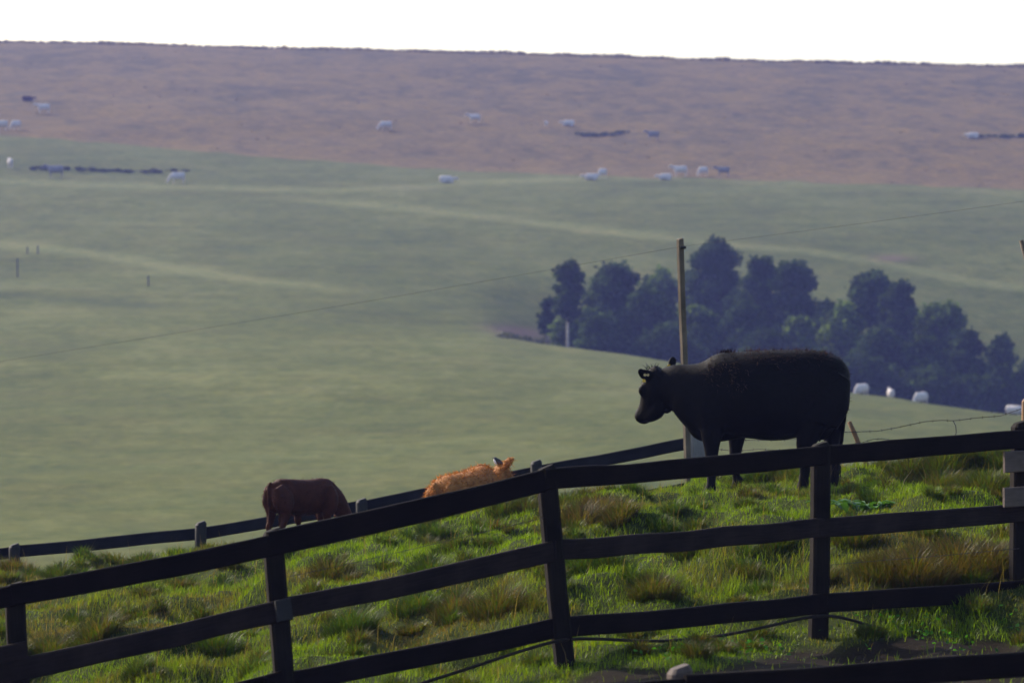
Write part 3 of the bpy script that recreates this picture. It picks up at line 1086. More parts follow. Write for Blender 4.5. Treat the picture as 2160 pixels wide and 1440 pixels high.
def strands(me, name, mat, parent, n, length, width, flow, keep=None, seed=1, up=.5, tone=None):
    """fine hair: n thin triangles on the skin, leaning along flow"""
    rg = np.random.default_rng(seed)
    me.calc_loop_triangles()
    co = np.empty(len(me.vertices) * 3, np.float32); me.vertices.foreach_get("co", co); co = co.reshape(-1, 3)
    tri = np.empty(len(me.loop_triangles) * 3, np.int32); me.loop_triangles.foreach_get("vertices", tri); tri = tri.reshape(-1, 3)
    A, B_, C_ = co[tri[:, 0]], co[tri[:, 1]], co[tri[:, 2]]
    nrm = np.cross(B_ - A, C_ - A); ar = np.linalg.norm(nrm, axis=1); nrm = nrm / np.maximum(ar, 1e-9)[:, None]
    w = ar.copy()
    if keep is not None:
        w = w * keep((A + B_ + C_) / 3, nrm)
    idx = rg.choice(len(tri), n, p=w / w.sum())
    u = rg.random(n); v = rg.random(n); fl = u + v > 1; u[fl] = 1 - u[fl]; v[fl] = 1 - v[fl]
    p0 = A[idx] + (B_[idx] - A[idx]) * u[:, None] + (C_[idx] - A[idx]) * v[:, None]
    N_ = nrm[idx]
    d = N_ * up + np.asarray(flow)[None] * .6 + rg.normal(0, .28, (n, 3))
    d = d / np.linalg.norm(d, axis=1)[:, None]
    L = length * rg.uniform(.5, 1.25, n)[:, None]
    sd = np.cross(d, N_); sd = sd / np.maximum(np.linalg.norm(sd, axis=1), 1e-6)[:, None]
    W = width * rg.uniform(.7, 1.3, n)[:, None]
    V = np.empty((n, 3, 3)); V[:, 0] = p0 - N_ * .004 - sd * W; V[:, 1] = p0 - N_ * .004 + sd * W; V[:, 2] = p0 + d * L
    cc_ = None
    if tone is not None:
        f_ = np.clip(rg.beta(.9, 1.3, n) * .7 + .3 * vnoise(p0[:, 0] * 9, p0[:, 2] * 9, 95), 0, 1)[:, None]
        cc_ = np.repeat(np.array(tone[0]) * (1 - f_) + np.array(tone[1]) * f_, 3, 0)
    m_ = mesh_np(name, V.reshape(-1, 3), np.arange(n * 3), np.full(n, 3), cc_)
    return link(name, m_, mat, parent)


# -- the black cow, broadside, drawn in metres from the outline (218 px to the metre at 41.3 m)
S = 218.0


def cx(px): return (px - 1590) / S
def cz(py): return (1035 - py) / S


cow = empty("black_cow", at(1590, 1035, 41.3))
tag(cow, "big black cow standing broadside on the knoll with its head turned away", "cow")
mb = MB()
tr = [(1781, 798, 862, .10), (1774, 768, 888, .19), (1756, 749, 903, .26), (1726, 740, 914, .30), (1680, 737, 922, .335), (1630, 737, 929, .375), (1580, 740, 924, .37),
      (1535, 741, 922, .315), (1503, 746, 922, .28), (1474, 753, 908, .24), (1452, 760, 886, .205), (1432, 766, 866, .165), (1412, 770, 858, .125), (1396, 776, 850, .10)]
yc = {1452: .01, 1432: .03, 1412: .05, 1396: .07}
mb.loft([((cx(a), yc.get(a, 0), (cz(t) + cz(b_)) / 2), w_, (cz(t) - cz(b_)) / 2) for a, t, b_, w_ in tr], n=26, power=2.35)
# brisket between the fore legs, hanging flank, haunch
mb.loft([((cx(1452), 0, cz(872)), .08, .07), ((cx(1476), 0, cz(905)), .12, .10), ((cx(1510), 0, cz(912)), .15, .09), ((cx(1560), 0, cz(905)), .14, .09)], n=16)
for sy in (-1, 1):
    mb.loft([((cx(1765), .12 * sy, cz(790)), .12, .14), ((cx(1740), .17 * sy, cz(840)), .14, .24), ((cx(1722), .19 * sy, cz(890)), .12, .20)], Vector((0, 1, 0)), n=16)
    mb.loft([((cx(1516), .13 * sy, cz(770)), .05, .06), ((cx(1508), .17 * sy, cz(800)), .09, .12), ((cx(1500), .20 * sy, cz(845)), .10, .16), ((cx(1500), .19 * sy, cz(895)), .09, .14)], n=16)
# head, turned away and hanging: poll -> muzzle
hs = Vector((.80, .60, 0))
hd = [((cx(1398), .055, cz(783)), .095, .075), ((cx(1388), .07, cz(795)), .125, .115), ((cx(1382), .095, cz(818)), .130, .145), ((cx(1376), .13, cz(842)), .112, .125),
      ((cx(1369), .165, cz(860)), .088, .105), ((cx(1361), .20, cz(874)), .080, .092), ((cx(1354), .225, cz(883)), .082, .078), ((cx(1349), .24, cz(889)), .060, .045)]
mb.loft(hd, hs, n=20, power=2.2)
# jowl under the cheek
mb.loft([((cx(1395), .06, cz(838)), .08, .08), ((cx(1384), .10, cz(866)), .085, .085), ((cx(1366), .16, cz(884)), .06, .045)], hs, n=14)
mb.loft([((cx(1418), .02, cz(850)), .05, .05), ((cx(1412), .03, cz(864)), .02, .03), ((cx(1404), .05, cz(871)), .018, .02)], n=10)
mb.loft([((cx(1361), .04, cz(812)), .03, .03), ((cx(1354), .045, cz(822)), .036, .042), ((cx(1357), .06, cz(834)), .03, .03)], hs, n=10)   # brow over the eye
# ears
mb.loft([((cx(1382), .02, cz(797)), .02, .03), ((cx(1369), -.035, cz(793)), .022, .062), ((cx(1357), -.06, cz(787)), .018, .058), ((cx(1349), -.075, cz(781)), .012, .036), ((cx(1345), -.08, cz(777)), .006, .018)],
        Vector((.4, .9, .1)), n=12)
mb.loft([((cx(1413), .12, cz(781)), .022, .03), ((cx(1418), .16, cz(770)), .024, .05), ((cx(1421), .19, cz(761)), .022, .052), ((cx(1421), .2, cz(754)), .014, .036), ((cx(1420), .2, cz(750)), .006, .012)],
        Vector((-.3, .9, .2)), n=12)
# legs
leg(mb, [(cx(1500), -.17, cz(880), .13, .10), (cx(1499), -.18, cz(915), .105, .085), (cx(1499), -.18, cz(940), .078, .07), (cx(1499), -.175, cz(968), .060, .06), (cx(1500), -.175, cz(984), .056, .058), (cx(1499), -.175, cz(1000), .046, .048),
         (cx(1498), -.175, cz(1016), .046, .048), (cx(1497), -.18, cz(1026), .054, .055), (cx(1496), -.18, cz(1033), .056, .055), (cx(1494), -.18, cz(1044), .070, .062)])
leg(mb, [(cx(1556), .18, cz(880), .12, .10), (cx(1556), .18, cz(915), .095, .085), (cx(1554), .18, cz(945), .068, .07), (cx(1552), .18, cz(968), .056, .06), (cx(1553), .18, cz(980), .052, .058), (cx(1554), .18, cz(998), .040, .045),
         (cx(1556), .18, cz(1012), .044, .046), (cx(1557), .18, cz(1022), .052, .055), (cx(1556), .18, cz(1030), .056, .055), (cx(1555), .18, cz(1042), .066, .06)])
mb.loft([((cx(1561), .18, cz(1008)), .02, .02), ((cx(1567), .18, cz(1013)), .018, .02), ((cx(1569), .18, cz(1017)), .01, .012)], n=8)
leg(mb, [(cx(1712), -.18, cz(875), .19, .12), (cx(1702), -.18, cz(915), .12, .10), (cx(1695), -.17, cz(940), .085, .075), (cx(1697), -.16, cz(960), .066, .06), (cx(1697), -.16, cz(980), .058, .055), (cx(1694), -.16, cz(1002), .050, .05),
         (cx(1693), -.16, cz(1016), .056, .052), (cx(1691), -.16, cz(1026), .062, .058), (cx(1690), -.16, cz(1036), .066, .06)])
leg(mb, [(cx(1762), .17, cz(870), .13, .12), (cx(1758), .18, cz(905), .105, .10), (cx(1758), .18, cz(930), .082, .08), (cx(1762), .17, cz(950), .062, .062), (cx(1764), .17, cz(970), .054, .054), (cx(1763), .17, cz(995), .046, .048),
         (cx(1762), .17, cz(1008), .05, .05), (cx(1760), .17, cz(1017), .056, .055), (cx(1759), .17, cz(1028), .060, .058)])
# udder and teats
mb.loft([((cx(1700), 0, cz(905)), .06, .05), ((cx(1722), 0, cz(910)), .12, .085), ((cx(1742), .02, cz(905)), .08, .07), ((cx(1752), .03, cz(895)), .05, .05)], n=14)
for tx, ty, yy in ((1721, 930, -.05), (1730, 931, .06), (1737, 926, -.03)):
    mb.tube([(cx(tx), yy, cz(912)), (cx(tx), yy, cz(ty - 4)), (cx(tx), yy, cz(ty + 2))], [.022, .016, .013], 8)
# tail hanging close along the far thigh
mb.loft([((cx(1762), .03, cz(757)), .035, .04), ((cx(1777), .03, cz(775)), .03, .03), ((cx(1783), .04, cz(815)), .022, .024), ((cx(1784), .06, cz(865)), .02, .022), ((cx(1778), .08, cz(920)), .018, .02), ((cx(1771), .08, cz(968)), .024, .024), ((cx(1768), .08, cz(1000)), .012, .012)],
        Vector((0, 1, 0)), n=10)
body_me = organic(mb, .0125, 9, "body")
nv_ = len(body_me.vertices)
co_ = np.empty(nv_ * 3, np.float32); body_me.vertices.foreach_get("co", co_); co_ = co_.reshape(-1, 3).astype(float)
ed_ = np.empty(len(body_me.edges) * 2, np.int32); body_me.edges.foreach_get("vertices", ed_); ed_ = ed_.reshape(-1, 2)
wt_ = np.exp(-((co_[:, 0] - cx(1500)) / (62 / S)) ** 4) * np.clip((co_[:, 2] - cz(905)) / .08, 0, 1)
deg_ = np.bincount(ed_.ravel(), minlength=nv_)[:, None]
for it in range(90):
    acc = np.zeros_like(co_)
    np.add.at(acc, ed_[:, 0], co_[ed_[:, 1]]); np.add.at(acc, ed_[:, 1], co_[ed_[:, 0]])
    co_ += (acc / deg_ - co_) * (.6 * wt_)[:, None]
body_me.vertices.foreach_set("co", co_.astype(np.float32).ravel()); body_me.update()
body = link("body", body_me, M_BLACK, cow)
bvh = BVHTree.FromPolygons([v.co for v in body_me.vertices], [tuple(p.vertices) for p in body_me.polygons])


def skin_y(px, py, dflt=-.05):
    h = bvh.ray_cast(Vector((cx(px), -3, cz(py))), Vector((0, 1, 0)))
    return h[0].y if h[0] is not None else dflt


M_HAIR = mat_leaf("hair_strand", "col", trans=.35, gloss=0.0, trans_tint=(1, .8, .55))
strands(body_me, "coat", M_HAIR, cow, 5200, .034, .0022, (.5, 0, -.6), lambda c, nn: np.clip((c[:, 2] - cz(905)) * 4, 0, 1) * (.25 + np.clip(nn[:, 2], 0, 1) * 2.5), 3, .35, ((.0015, .0012, .0012), (.016, .010, .008)))
# rougher hair on shoulder, withers and loin, sunlit sheen put into its paler colour
def rough_sheen_patch(c, nn):
    r = 0
    for px_, py_, rx, ry in ((1548, 790, 16, 26), (1532, 742, 14, 7), (1620, 752, 40, 10), (1690, 742, 50, 8), (1590, 745, 30, 9), (1500, 775, 20, 22), (1735, 748, 30, 10)):
        r = r + np.exp(-(((c[:, 0] - cx(px_)) * S / rx) ** 2 + ((c[:, 2] - cz(py_)) * S / ry) ** 2))
    return np.clip(r, 0, 1.2) * (c[:, 1] < .12)


strands(body_me, "shoulder_sheen_hair", M_HAIR, cow, 1700, .06, .0030, (.5, -.35, -.6), rough_sheen_patch, 4, .35, ((.003, .002, .002), (.11, .075, .060)))
# forelock
mb = MB()
for i in range(26):
    a = random.uniform(-1.25, 1.25); L_ = random.uniform(.04, .095)
    b0 = Vector((cx(random.uniform(1362, 1388)), .04 + random.uniform(-.03, .05), cz(random.uniform(776, 783))))
    t_ = b0 + Vector((math.sin(a) * L_, random.uniform(-.03, .03), math.cos(a) * L_))
    s_ = Vector((.004, .002, 0))
    mb.add([b0 - s_, b0 + s_, t_], [(0, 1, 2)])
mb.build("forelock", M_HBLACK, cow)
mb = MB()
for i in range(40):
    b0 = Vector((cx(random.uniform(1518, 1545)), random.uniform(-.1, .1), cz(743)))
    t_ = b0 + Vector((random.uniform(-.02, .05), random.uniform(-.02, .02), random.uniform(.02, .055)))
    s_ = Vector((.004, .002, 0))
    mb.add([b0 - s_, b0 + s_, t_], [(0, 1, 2)])
mb.build("withers_hair", M_HBLACK, cow)


def disc(c, r, t, nrm, n=14):
    mb_ = MB()
    c = Vector(c); nrm = Vector(nrm).normalized()
    mb_.tube([c - nrm * t / 2, c + nrm * t / 2], r, n)
    return mb_


for px_, py_ in ((1359.5, 789.5), (1365.5, 789.5)):
    disc((cx(px_), skin_y(px_, py_) - .004, cz(py_)), .0135, .008, (-.2, -1, .1)).build("tag_button", M_BUTTON, cow)
mbt = MB()
y_ = skin_y(1358, 800) - .006
mbt.add([(cx(1354), y_, cz(797)), (cx(1360.5), y_, cz(799)), (cx(1361), y_ - .004, cz(805)), (cx(1355), y_ - .004, cz(805.5)),
         (cx(1354), y_ + .005, cz(797)), (cx(1360.5), y_ + .005, cz(799)), (cx(1361), y_ + .001, cz(805)), (cx(1355), y_ + .001, cz(805.5))],
        [(0, 1, 2, 3), (7, 6, 5, 4), (0, 4, 5, 1), (1, 5, 6, 2), (2, 6, 7, 3), (3, 7, 4, 0)])
mbt.build("ear_tag", M_TAG, cow)
mbt = MB()
mbt.add([(cx(1408), .10, cz(769)), (cx(1414), .10, cz(768)), (cx(1414), .10, cz(773)), (cx(1408), .10, cz(774)), (cx(1408), .108, cz(769)), (cx(1414), .108, cz(768)), (cx(1414), .108, cz(773)), (cx(1408), .108, cz(774))],
        [(0, 1, 2, 3), (7, 6, 5, 4), (0, 4, 5, 1), (1, 5, 6, 2), (2, 6, 7, 3), (3, 7, 4, 0)])
mbt.build("ear_tag", M_TAG, cow)
eb = MB()
eb.loft([((cx(1356.5), .03, cz(824)), .004, .004), ((cx(1355), .03, cz(826)), .014, .016), ((cx(1355), .035, cz(829)), .014, .012), ((cx(1356), .04, cz(831)), .004, .004)], hs, n=10)
eb.build("eye", M_EYE, cow, True)
# switch of long hair at the end of the tail
mb = MB()
for i in range(70):
    b0 = Vector((cx(1769 + random.uniform(-3, 4)), .08 + random.uniform(-.02, .02), cz(random.uniform(955, 990))))
    t_ = b0 + Vector((random.uniform(-.03, .03), random.uniform(-.02, .02), -random.uniform(.10, .2)))
    mid_ = b0.lerp(t_, .5) + Vector((random.uniform(-.015, .015), 0, 0))
    s_ = Vector((.0028, .001, 0))
    mb.add([b0 - s_, b0 + s_, mid_ + s_, mid_ - s_, t_], [(0, 1, 2, 3), (3, 2, 4)])
mb.build("tail_switch", M_HBLACK, cow)


# -- generic cattle, heading -x, feet on z = 0, an adult stands about 1.34 m
def cattle(pose, bull=False, fat=1.0, ear=1.0, tuck=0.0):
    mb = MB()
    dz = -.47 if pose == 'lie' else 0
    fw = 1.12 if pose == 'lie' else 1.0
    T = [(.90, 1.16, .84, .09), (.84, 1.28, .72, .2), (.72, 1.33, .62, .255), (.5, 1.335, .55, .29), (.2, 1.31, .50, .33), (-.1, 1.30, .50, .33), (-.35, 1.32, .53, .28), (-.52, 1.31, .60, .22), (-.66, 1.24, .70, .16)]
    T = [(a, t, b_ + tuck * (1 if a < .6 else .4), w_) for a, t, b_, w_ in T]
    mb.loft([((a, 0, (t + b_) / 2 + dz), w_ * fw * fat, (t - b_) / 2) for a, t, b_, w_ in T], n=22, power=2.3)
    for sy in (-1, 1):
        mb.loft([((.80, .10 * sy, 1.18 + dz), .11, .12), ((.70, .17 * sy, .95 + dz), .12, .24), ((.66, .17 * sy, .74 + dz), .10, .18)], n=14)
        mb.loft([((-.42, .12 * sy, 1.15 + dz), .10, .12), ((-.47, .18 * sy, .90 + dz), .10, .17), ((-.44, .17 * sy, .66 + dz), .09, .13)], n=14)
    if pose == 'graze':
        nk = [((-.48, 0, 1.02), .2, .26), ((-.72, 0, .86), .15, .22), ((-.93, 0, .62), .12, .16), ((-1.03, 0, .46), .11, .12)]
        hd_ = [((-1.01, 0, .50), .08, .07), ((-1.06, 0, .44), .115, .12), ((-1.12, 0, .33), .105, .125), ((-1.17, 0, .20), .075, .09), ((-1.19, 0, .10), .072, .07), ((-1.20, 0, .04), .05, .04)]
        poll = Vector((-1.00, 0, .50)); ed = Vector((.05, 0, .02)); sd_ = Vector((0, 1, 0))
    else:
        h0 = 0 if pose == 'stand' else dz - .24
        nk = [((-.48, 0, 1.04 + h0), .2, .25), ((-.74, 0, 1.14 + h0), .15, .19), ((-.93, 0, 1.27 + h0), .12, .14), ((-1.04, 0, 1.34 + h0), .105, .11)]
        hd_ = [((-.99, 0, 1.38 + h0), .08, .07), ((-1.05, 0, 1.36 + h0), .115, .115), ((-1.16, 0, 1.27 + h0), .105, .12), ((-1.27, 0, 1.16 + h0), .075, .09), ((-1.35, 0, 1.09 + h0), .072, .07), ((-1.39, 0, 1.05 + h0), .05, .045)]
        poll = Vector((-1.00, 0, 1.42 + h0)); ed = Vector((.03, 0, .03))
    mb.loft(nk, n=16)
    mb.loft(hd_, n=16)
    for sy in (-1, 1):
        b0 = poll + Vector((.0, .09 * sy, -.04))
        mb.loft([(b0, .02, .03), (b0 + ed + Vector((0, .07 * sy * ear, .03 * ear)), .02, .055 * ear), (b0 + ed * 1.5 + Vector((0, .14 * sy * ear, .05 * ear)), .017, .05 * ear), (b0 + ed * 2 + Vector((0, .2 * sy * ear, .05 * ear)), .006, .015)], Vector((1, 0, .3)), n=10)
    if pose != 'lie':
        for sy in (-1, 1):
            o_ = .05 * sy
            leg(mb, [(-.44 + o_, .15 * sy, .70, .12, .10), (-.44 + o_, .16 * sy, .55, .085, .075), (-.445 + o_, .16 * sy, .38, .058, .055), (-.44 + o_, .16 * sy, .32, .055, .055), (-.445 + o_, .16 * sy, .18, .038, .04), (-.45 + o_, .16 * sy, .09, .048, .046), (-.46 + o_, .16 * sy, .0, .06, .055)])
            o_ = -.05 * sy
            leg(mb, [(.70 + o_, .15 * sy, .85, .16, .12), (.68 + o_, .16 * sy, .66, .11, .09), (.72 + o_, .15 * sy, .48, .068, .06), (.755 + o_, .15 * sy, .40, .062, .055), (.735 + o_, .15 * sy, .22, .042, .042), (.72 + o_, .15 * sy, .09, .05, .046), (.70 + o_, .15 * sy, .0, .06, .055)])
    else:
        for sy in (-1, 1):
            mb.loft([((-.40, .2 * sy, .14), .07, .09), ((-.62, .24 * sy, .09), .06, .07), ((-.78, .2 * sy, .07), .05, .05), ((-.62, .14 * sy, .05), .04, .04)], n=12)
            mb.loft([((.62, .26 * sy, .22), .1, .2), ((.42, .34 * sy, .13), .08, .13), ((.30, .34 * sy, .07), .055, .07), ((.52, .36 * sy, .05), .045, .045), ((.70, .36 * sy, .05), .04, .04)], n=12)
    mb.loft([((.86, 0, 1.27 + dz), .035, .04), ((.925, 0, 1.18 + dz), .03, .03), ((.935, 0, .98 + dz), .022, .022), ((.92, 0, .72 + dz * .8), .02, .02), ((.905, 0, .52 + dz * .85), .03, .03), ((.90, 0, .34 + dz * .6), .012, .012)], n=10)
    if bull:
        mb.loft([((.22, 0, .62), .07, .06), ((.20, 0, .52), .05, .08), ((.185, 0, .395), .026, .035), ((.18, 0, .36), .012, .015)], Vector((0, 1, 0)), n=10)
        mb.loft([((.58, 0, .66), .06, .06), ((.62, 0, .54), .05, .06), ((.63, 0, .46), .03, .03)], Vector((0, 1, 0)), n=10)
    return mb


def set_scale(o, s): o.scale = (s, s, s)


# -- the dark red calf grazing behind the top rail
g0 = at(646, 1152, 45.0)
calf = empty("red_calf", (g0.x, g0.y, g0.z), math.pi + R(41))
tag(calf, "dark red-brown bull calf grazing behind the front fence, rump to the left", "calf")
me = organic(cattle('graze', True, .70, 1.0, .12), .022, 4, "body")
sc_ = .545
for v in me.vertices: v.co *= sc_
link("body", me, M_CALF, calf)
strands(me, "coat", M_HAIR, calf, 5200, .030, .0024, (.4, 0, -.6), None, 5, .4, ((.010, .0026, .0010), (.105, .030, .008)))

# -- the orange animal lying down with a small bird on its poll
g1 = at(985, 1090, 43.6)
gold = empty("orange_cow", (g1.x + .10, g1.y, gz(g1) - .16), math.pi + R(66))
gold.rotation_euler = (Matrix.Rotation(R(-14), 3, 'Y') @ Matrix.Rotation(math.pi + R(60), 3, 'Z')).to_euler()
tag(gold, "shaggy orange cow lying down with its back to the camera, bird on its head", "cow")
mg = organic(cattle('lie', False, .95, 1.4), .022, 4, "body")
sg = .68
for v in mg.vertices: v.co *= sg
link("body", mg, M_GOLD, gold)
strands(mg, "coat", M_HAIR, gold, 11000, .058, .0034, (.75, 0, -.45), None, 6, .38, ((.10, .032, .008), (.62, .29, .085)))

bpy.context.view_layer.update()
gw = gold.matrix_world
gb = BVHTree.FromPolygons([gw @ v.co for v in mg.vertices], [tuple(p.vertices) for p in mg.polygons])
bird_at = at(1048, 985, 44.4)
for yy in range(940, 1040):
    d_ = at(1047, yy, 60)
    h_ = gb.ray_cast(Vector((0, 0, 0)), d_.normalized())
    if h_[0] is not None:
        bird_at = h_[0] + Vector((0, .01, .026))
        break
bird = empty("bird", bird_at, 0)
tag(bird, "small dark bird with a white throat perched on the orange cow's head", "bird")
k = 1 / 205.0
mb = MB()
mb.loft([((-.030, 0, .052), .006, .006), ((-.018, 0, .050), .019, .019), ((.0, 0, .030), .024, .027), ((.03, 0, .012), .026, .028), ((.06, 0, -.004), .016, .016), ((.085, 0, -.018), .009, .007)], n=14)
bme = organic(mb, .004, 2, "body")
link("body", bme, M_BDARK, bird)
mb = MB(); mb.loft([((.07, 0, -.008), .012, .005), ((.11, 0, -.032), .013, .004), ((.145, 0, -.05), .012, .003)], n=8); mb.build("tail", M_BDARK, bird, True)
mb = MB(); mb.tube([(-.030, 0, .053), (-.048, 0, .052)], [.005, .001], 6); mb.build("beak", M_BDARK, bird)
mb = MB(); mb.loft([((-.022, -.004, .045), .013, .010), ((-.014, -.004, .028), .020, .016), ((-.006, -.003, .008), .018, .016), ((.004, 0, -.010), .010, .012)], n=10); mb.build("throat", M_BWHITE, bird, True)
mb = MB()
for sy in (-1, 1): mb.tube([(.02, .01 * sy, -.01), (.015, .012 * sy, -.05)], .0022, 5)
mb.build("legs", M_BDARK, bird)

# -- white cattle out on the slopes
PROTO = {}
for pose in ('stand', 'graze', 'lie'):
    PROTO[pose] = organic(cattle(pose, False, 1.05), .04, 3, "white_cow")
GREY = {}
for pose in ('stand', 'lie'):
    GREY[pose] = PROTO[pose].copy(); GREY[pose].materials.append(M_GREYC)
RED = PROTO['lie'].copy(); RED.materials.append(M_CALF)
for pose in PROTO: PROTO[pose].materials.append(M_WHITE)
# photo x, y of the feet, pose, heading in degrees (0 = left, 90 = towards the camera, 180 = right, 270 = away), scale, material, label
HERD = [
    (92, 240, 'stand', 8, 1.05, 'w', "pale cow on the brown hill at far left, uppermost of the white herd"),
    (34, 275, 'graze', 55, 1.0, 'w', "bright white cow near the left edge, just above the green pasture line"),
    (3, 275, 'stand', 20, 1.0, 'w', "white cow cut by the left edge on the brown hill"),
    (22, 357, 'stand', 285, .95, 'w', "white cow seen end-on at the left of the dark bank-shade strip"),
    (116, 375, 'graze', 5, 1.15, 'g', "greyish cow grazing in front of the left end of the long dark bank-shade strip"),
    (374, 388, 'graze', 20, 1.05, 'w', "white cow grazing at the right end of the long dark bank-shade strip"),
    (813, 276, 'graze', 15, 1.0, 'w', "white cow on the brown hill left of centre, lower of a pair"),
    (1000, 260, 'stand', 12, 1.0, 'w', "white cow on the brown hill near centre, higher of a pair"),
    (1198, 266, 'lie', 10, 1.0, 'w', "pale cow lying just above the dark bank-shade patch on the brown hill"),
    (1152, 268, 'stand', 70, .6, 'w', "small white calf on the brown hill left of the lying cow"),
    (1376, 297, 'graze', 20, 1.05, 'g', "dull grey cow on the brown hill right of the dark bank-shade patch"),
    (2050, 292, 'lie', 10, 1.0, 'w', "pale cow lying beside the dark bank-shade strip at the right edge"),
    (1270, 377, 'graze', 60, 1.0, 'w', "bright white cow standing at the pasture edge above the tall pole's left side"),
    (1246, 380, 'lie', 5, 1.0, 'w', "low pale cow lying close left of the bright white one at the pasture edge"),
    (943, 386, 'lie', 185, 1.05, 'w', "pale cow lying alone on the green pasture at the centre top"),
    (1402, 380, 'lie', 8, 1.0, 'w', "white cow lying at the pasture edge below the standing group of three"),
    (1433, 373, 'stand', 12, 1.1, 'w', "white cow standing broadside, leftmost of the standing group of three"),
    (1482, 373, 'graze', 50, 1.0, 'w', "white cow turned half towards us, middle of the standing group of three"),
    (1524, 373, 'stand', 8, 1.0, 'g', "grey cow, rightmost of the standing group of three at the pasture edge"),
    (60, 214, 'lie', 190, .95, 'r', "small dark red cow lying on the brown hill at far left"),
    (1817, 842, 'graze', 50, .9, 'w', "white cow just behind the black cow's rump, in front of the dark trees"),
    (1879, 852, 'stand', 275, .82, 'w', "white cow seen end-on between two others in front of the dark trees"),
    (1942, 864, 'graze', 48, .9, 'w', "white cow with rounded back, third to the right of the black cow"),
    (2142, 890, 'graze', 150, .85, 'w', "white cow grazing at the right edge above the barbed wire"),
]
for px_, py_, pose, hd, sc_, mt, lb in HERD:
    if py_ > 800:
        D_ = 305.6 * KF
        X_ = (px_ - 1080) / F * D_
        p_ = Vector((X_, D_, float(far_z(X_, D_)) - .03))
    else:
        p_ = far_hit(px_, py_)
    me = RED if mt == 'r' else (GREY.get(pose, GREY['stand']) if mt == 'g' else PROTO[pose])
    o = bpy.data.objects.new("red_cow" if mt == 'r' else "white_cow" if mt == 'w' else "grey_cow", me)
    COL.objects.link(o)
    o.location = p_
    o.rotation_euler = (0, 0, R(hd))
    o.scale = (sc_ * 1.1, sc_ * 1.1, sc_ * 1.1)
    tag(o, lb, "cow", "cattle grazing on the far slopes")


# ------------------------------------------------------------------ trees in the gully and scrub and bank-shade strips on the slopes
def leaf_cloud(lobes, n, size, rg, flat=.0):
    """n leaf sprays (bent quads) through the outer part of a set of ellipsoid lobes"""
    wts = np.array([l[3] * l[4] * l[5] for l in lobes]) ** (2 / 3)
    idx = rg.choice(len(lobes), n, p=wts / wts.sum())
    Lb = np.array(lobes)[idx]
    d = rg.normal(0, 1, (n, 3)); d /= np.linalg.norm(d, axis=1)[:, None]
    r = rg.random(n) ** .4 * (1 + rg.normal(0, .15, n))
    c = Lb[:, :3] + d * Lb[:, 3:6] * r[:, None]
    a = rg.normal(0, 1, (n, 3)) + d * .6; a /= np.linalg.norm(a, axis=1)[:, None]
    b_ = np.cross(a, rg.normal(0, 1, (n, 3))); b_ /= np.linalg.norm(b_, axis=1)[:, None]
    s_ = size * rg.uniform(.45, 1.25, n)[:, None]
    V = np.empty((n, 4, 3))
    V[:, 0] = c - a * s_; V[:, 1] = c + b_ * s_ * .55; V[:, 2] = c + a * s_; V[:, 3] = c - b_ * s_ * .55
    return V.reshape(-1, 3), np.arange(n * 4), np.full(n, 4), idx


def tree(name, label, px_, ytop, width, D, ybot, seed, tint, cat="tree", trunk=True, dens=1.0, pale=False, group="trees in the gully", nl=17):
    rg = np.random.default_rng(seed)
    D = D * KF
    k = D / F
    top, bot = at(px_, ytop, D), at(px_, ybot, D)
    gzz = float(far_z(top.x, D))
    root = empty(name, (top.x, D, gzz))
    tag(root, label, cat, group)
    w = width * k * 1.14; h = top.z - bot.z; cz_ = (top.z + bot.z) / 2 - gzz
    lobes = []
    for i in range(nl):
        zz = -.5 + (i + .5) / nl
        # outline: domed trees taper below, bushes stay wide down to the ground
        rad = math.sqrt(max(.30, 1 - (1.7 * (zz - .02)) ** 2)) if trunk else math.sqrt(max(.12, 1 - max(0, zz + .25) ** 2 * 1.75))
        lr = rg.uniform(.15, .25) * w
        a = i * 2.4 + rg.uniform(-.5, .5)
        rr = max(0.0, rad * w * .5 - lr) * rg.uniform(.55, 1.1)
        lobes.append((rr * math.cos(a), rr * math.sin(a), cz_ + zz * (h - lr * 1.0) + rg.uniform(-.05, .05) * h, lr * rg.uniform(.8, 1.25), lr, lr * rg.uniform(.6, .95)))
    lobes.append((0, 0, cz_ - (0 if trunk else h * .12), w * .28, w * .28, h * (.28 if trunk else .36)))
    n = int(3000 * dens * max(.6, w * h / 21))
    V, L, Sz, idx = leaf_cloud(lobes, n, .31, rg)
    lt = rg.uniform(.5, 1.6, len(lobes))
    col = np.repeat(np.array(tint) * lt[idx][:, None] * rg.uniform(.6, 1.4, (n, 1)), 4, 0)
    link("crown", mesh_np("crown", V, L, Sz, col), M_TREE, root)
    mb = MB()
    zt = cz_ + h * .15
    lean = rg.uniform(-.3, .3)
    tr_ = [Vector((0, 0, -.3)), Vector((lean * .3, 0, zt * .35)), Vector((lean * .6, .1, zt * .7)), Vector((lean, .1, zt))]
    r0 = .025 * w + .05
    mb.tube(tr_, [r0 * 1.3, r0, r0 * .75, r0 * .4], 8)
    for lb_ in lobes[: 6]:
        t = rg.uniform(.55, .95)
        s0 = tr_[1].lerp(tr_[3], t - .1)
        e = Vector(lb_[:3])
        mb.tube([s0, s0.lerp(e, .55) + Vector((0, 0, .12)), e], [r0 * .4, r0 * .26, r0 * .1], 6)
    mb.build("trunk", M_PALEBARK if pale else M_BARK, root, True)
    return root


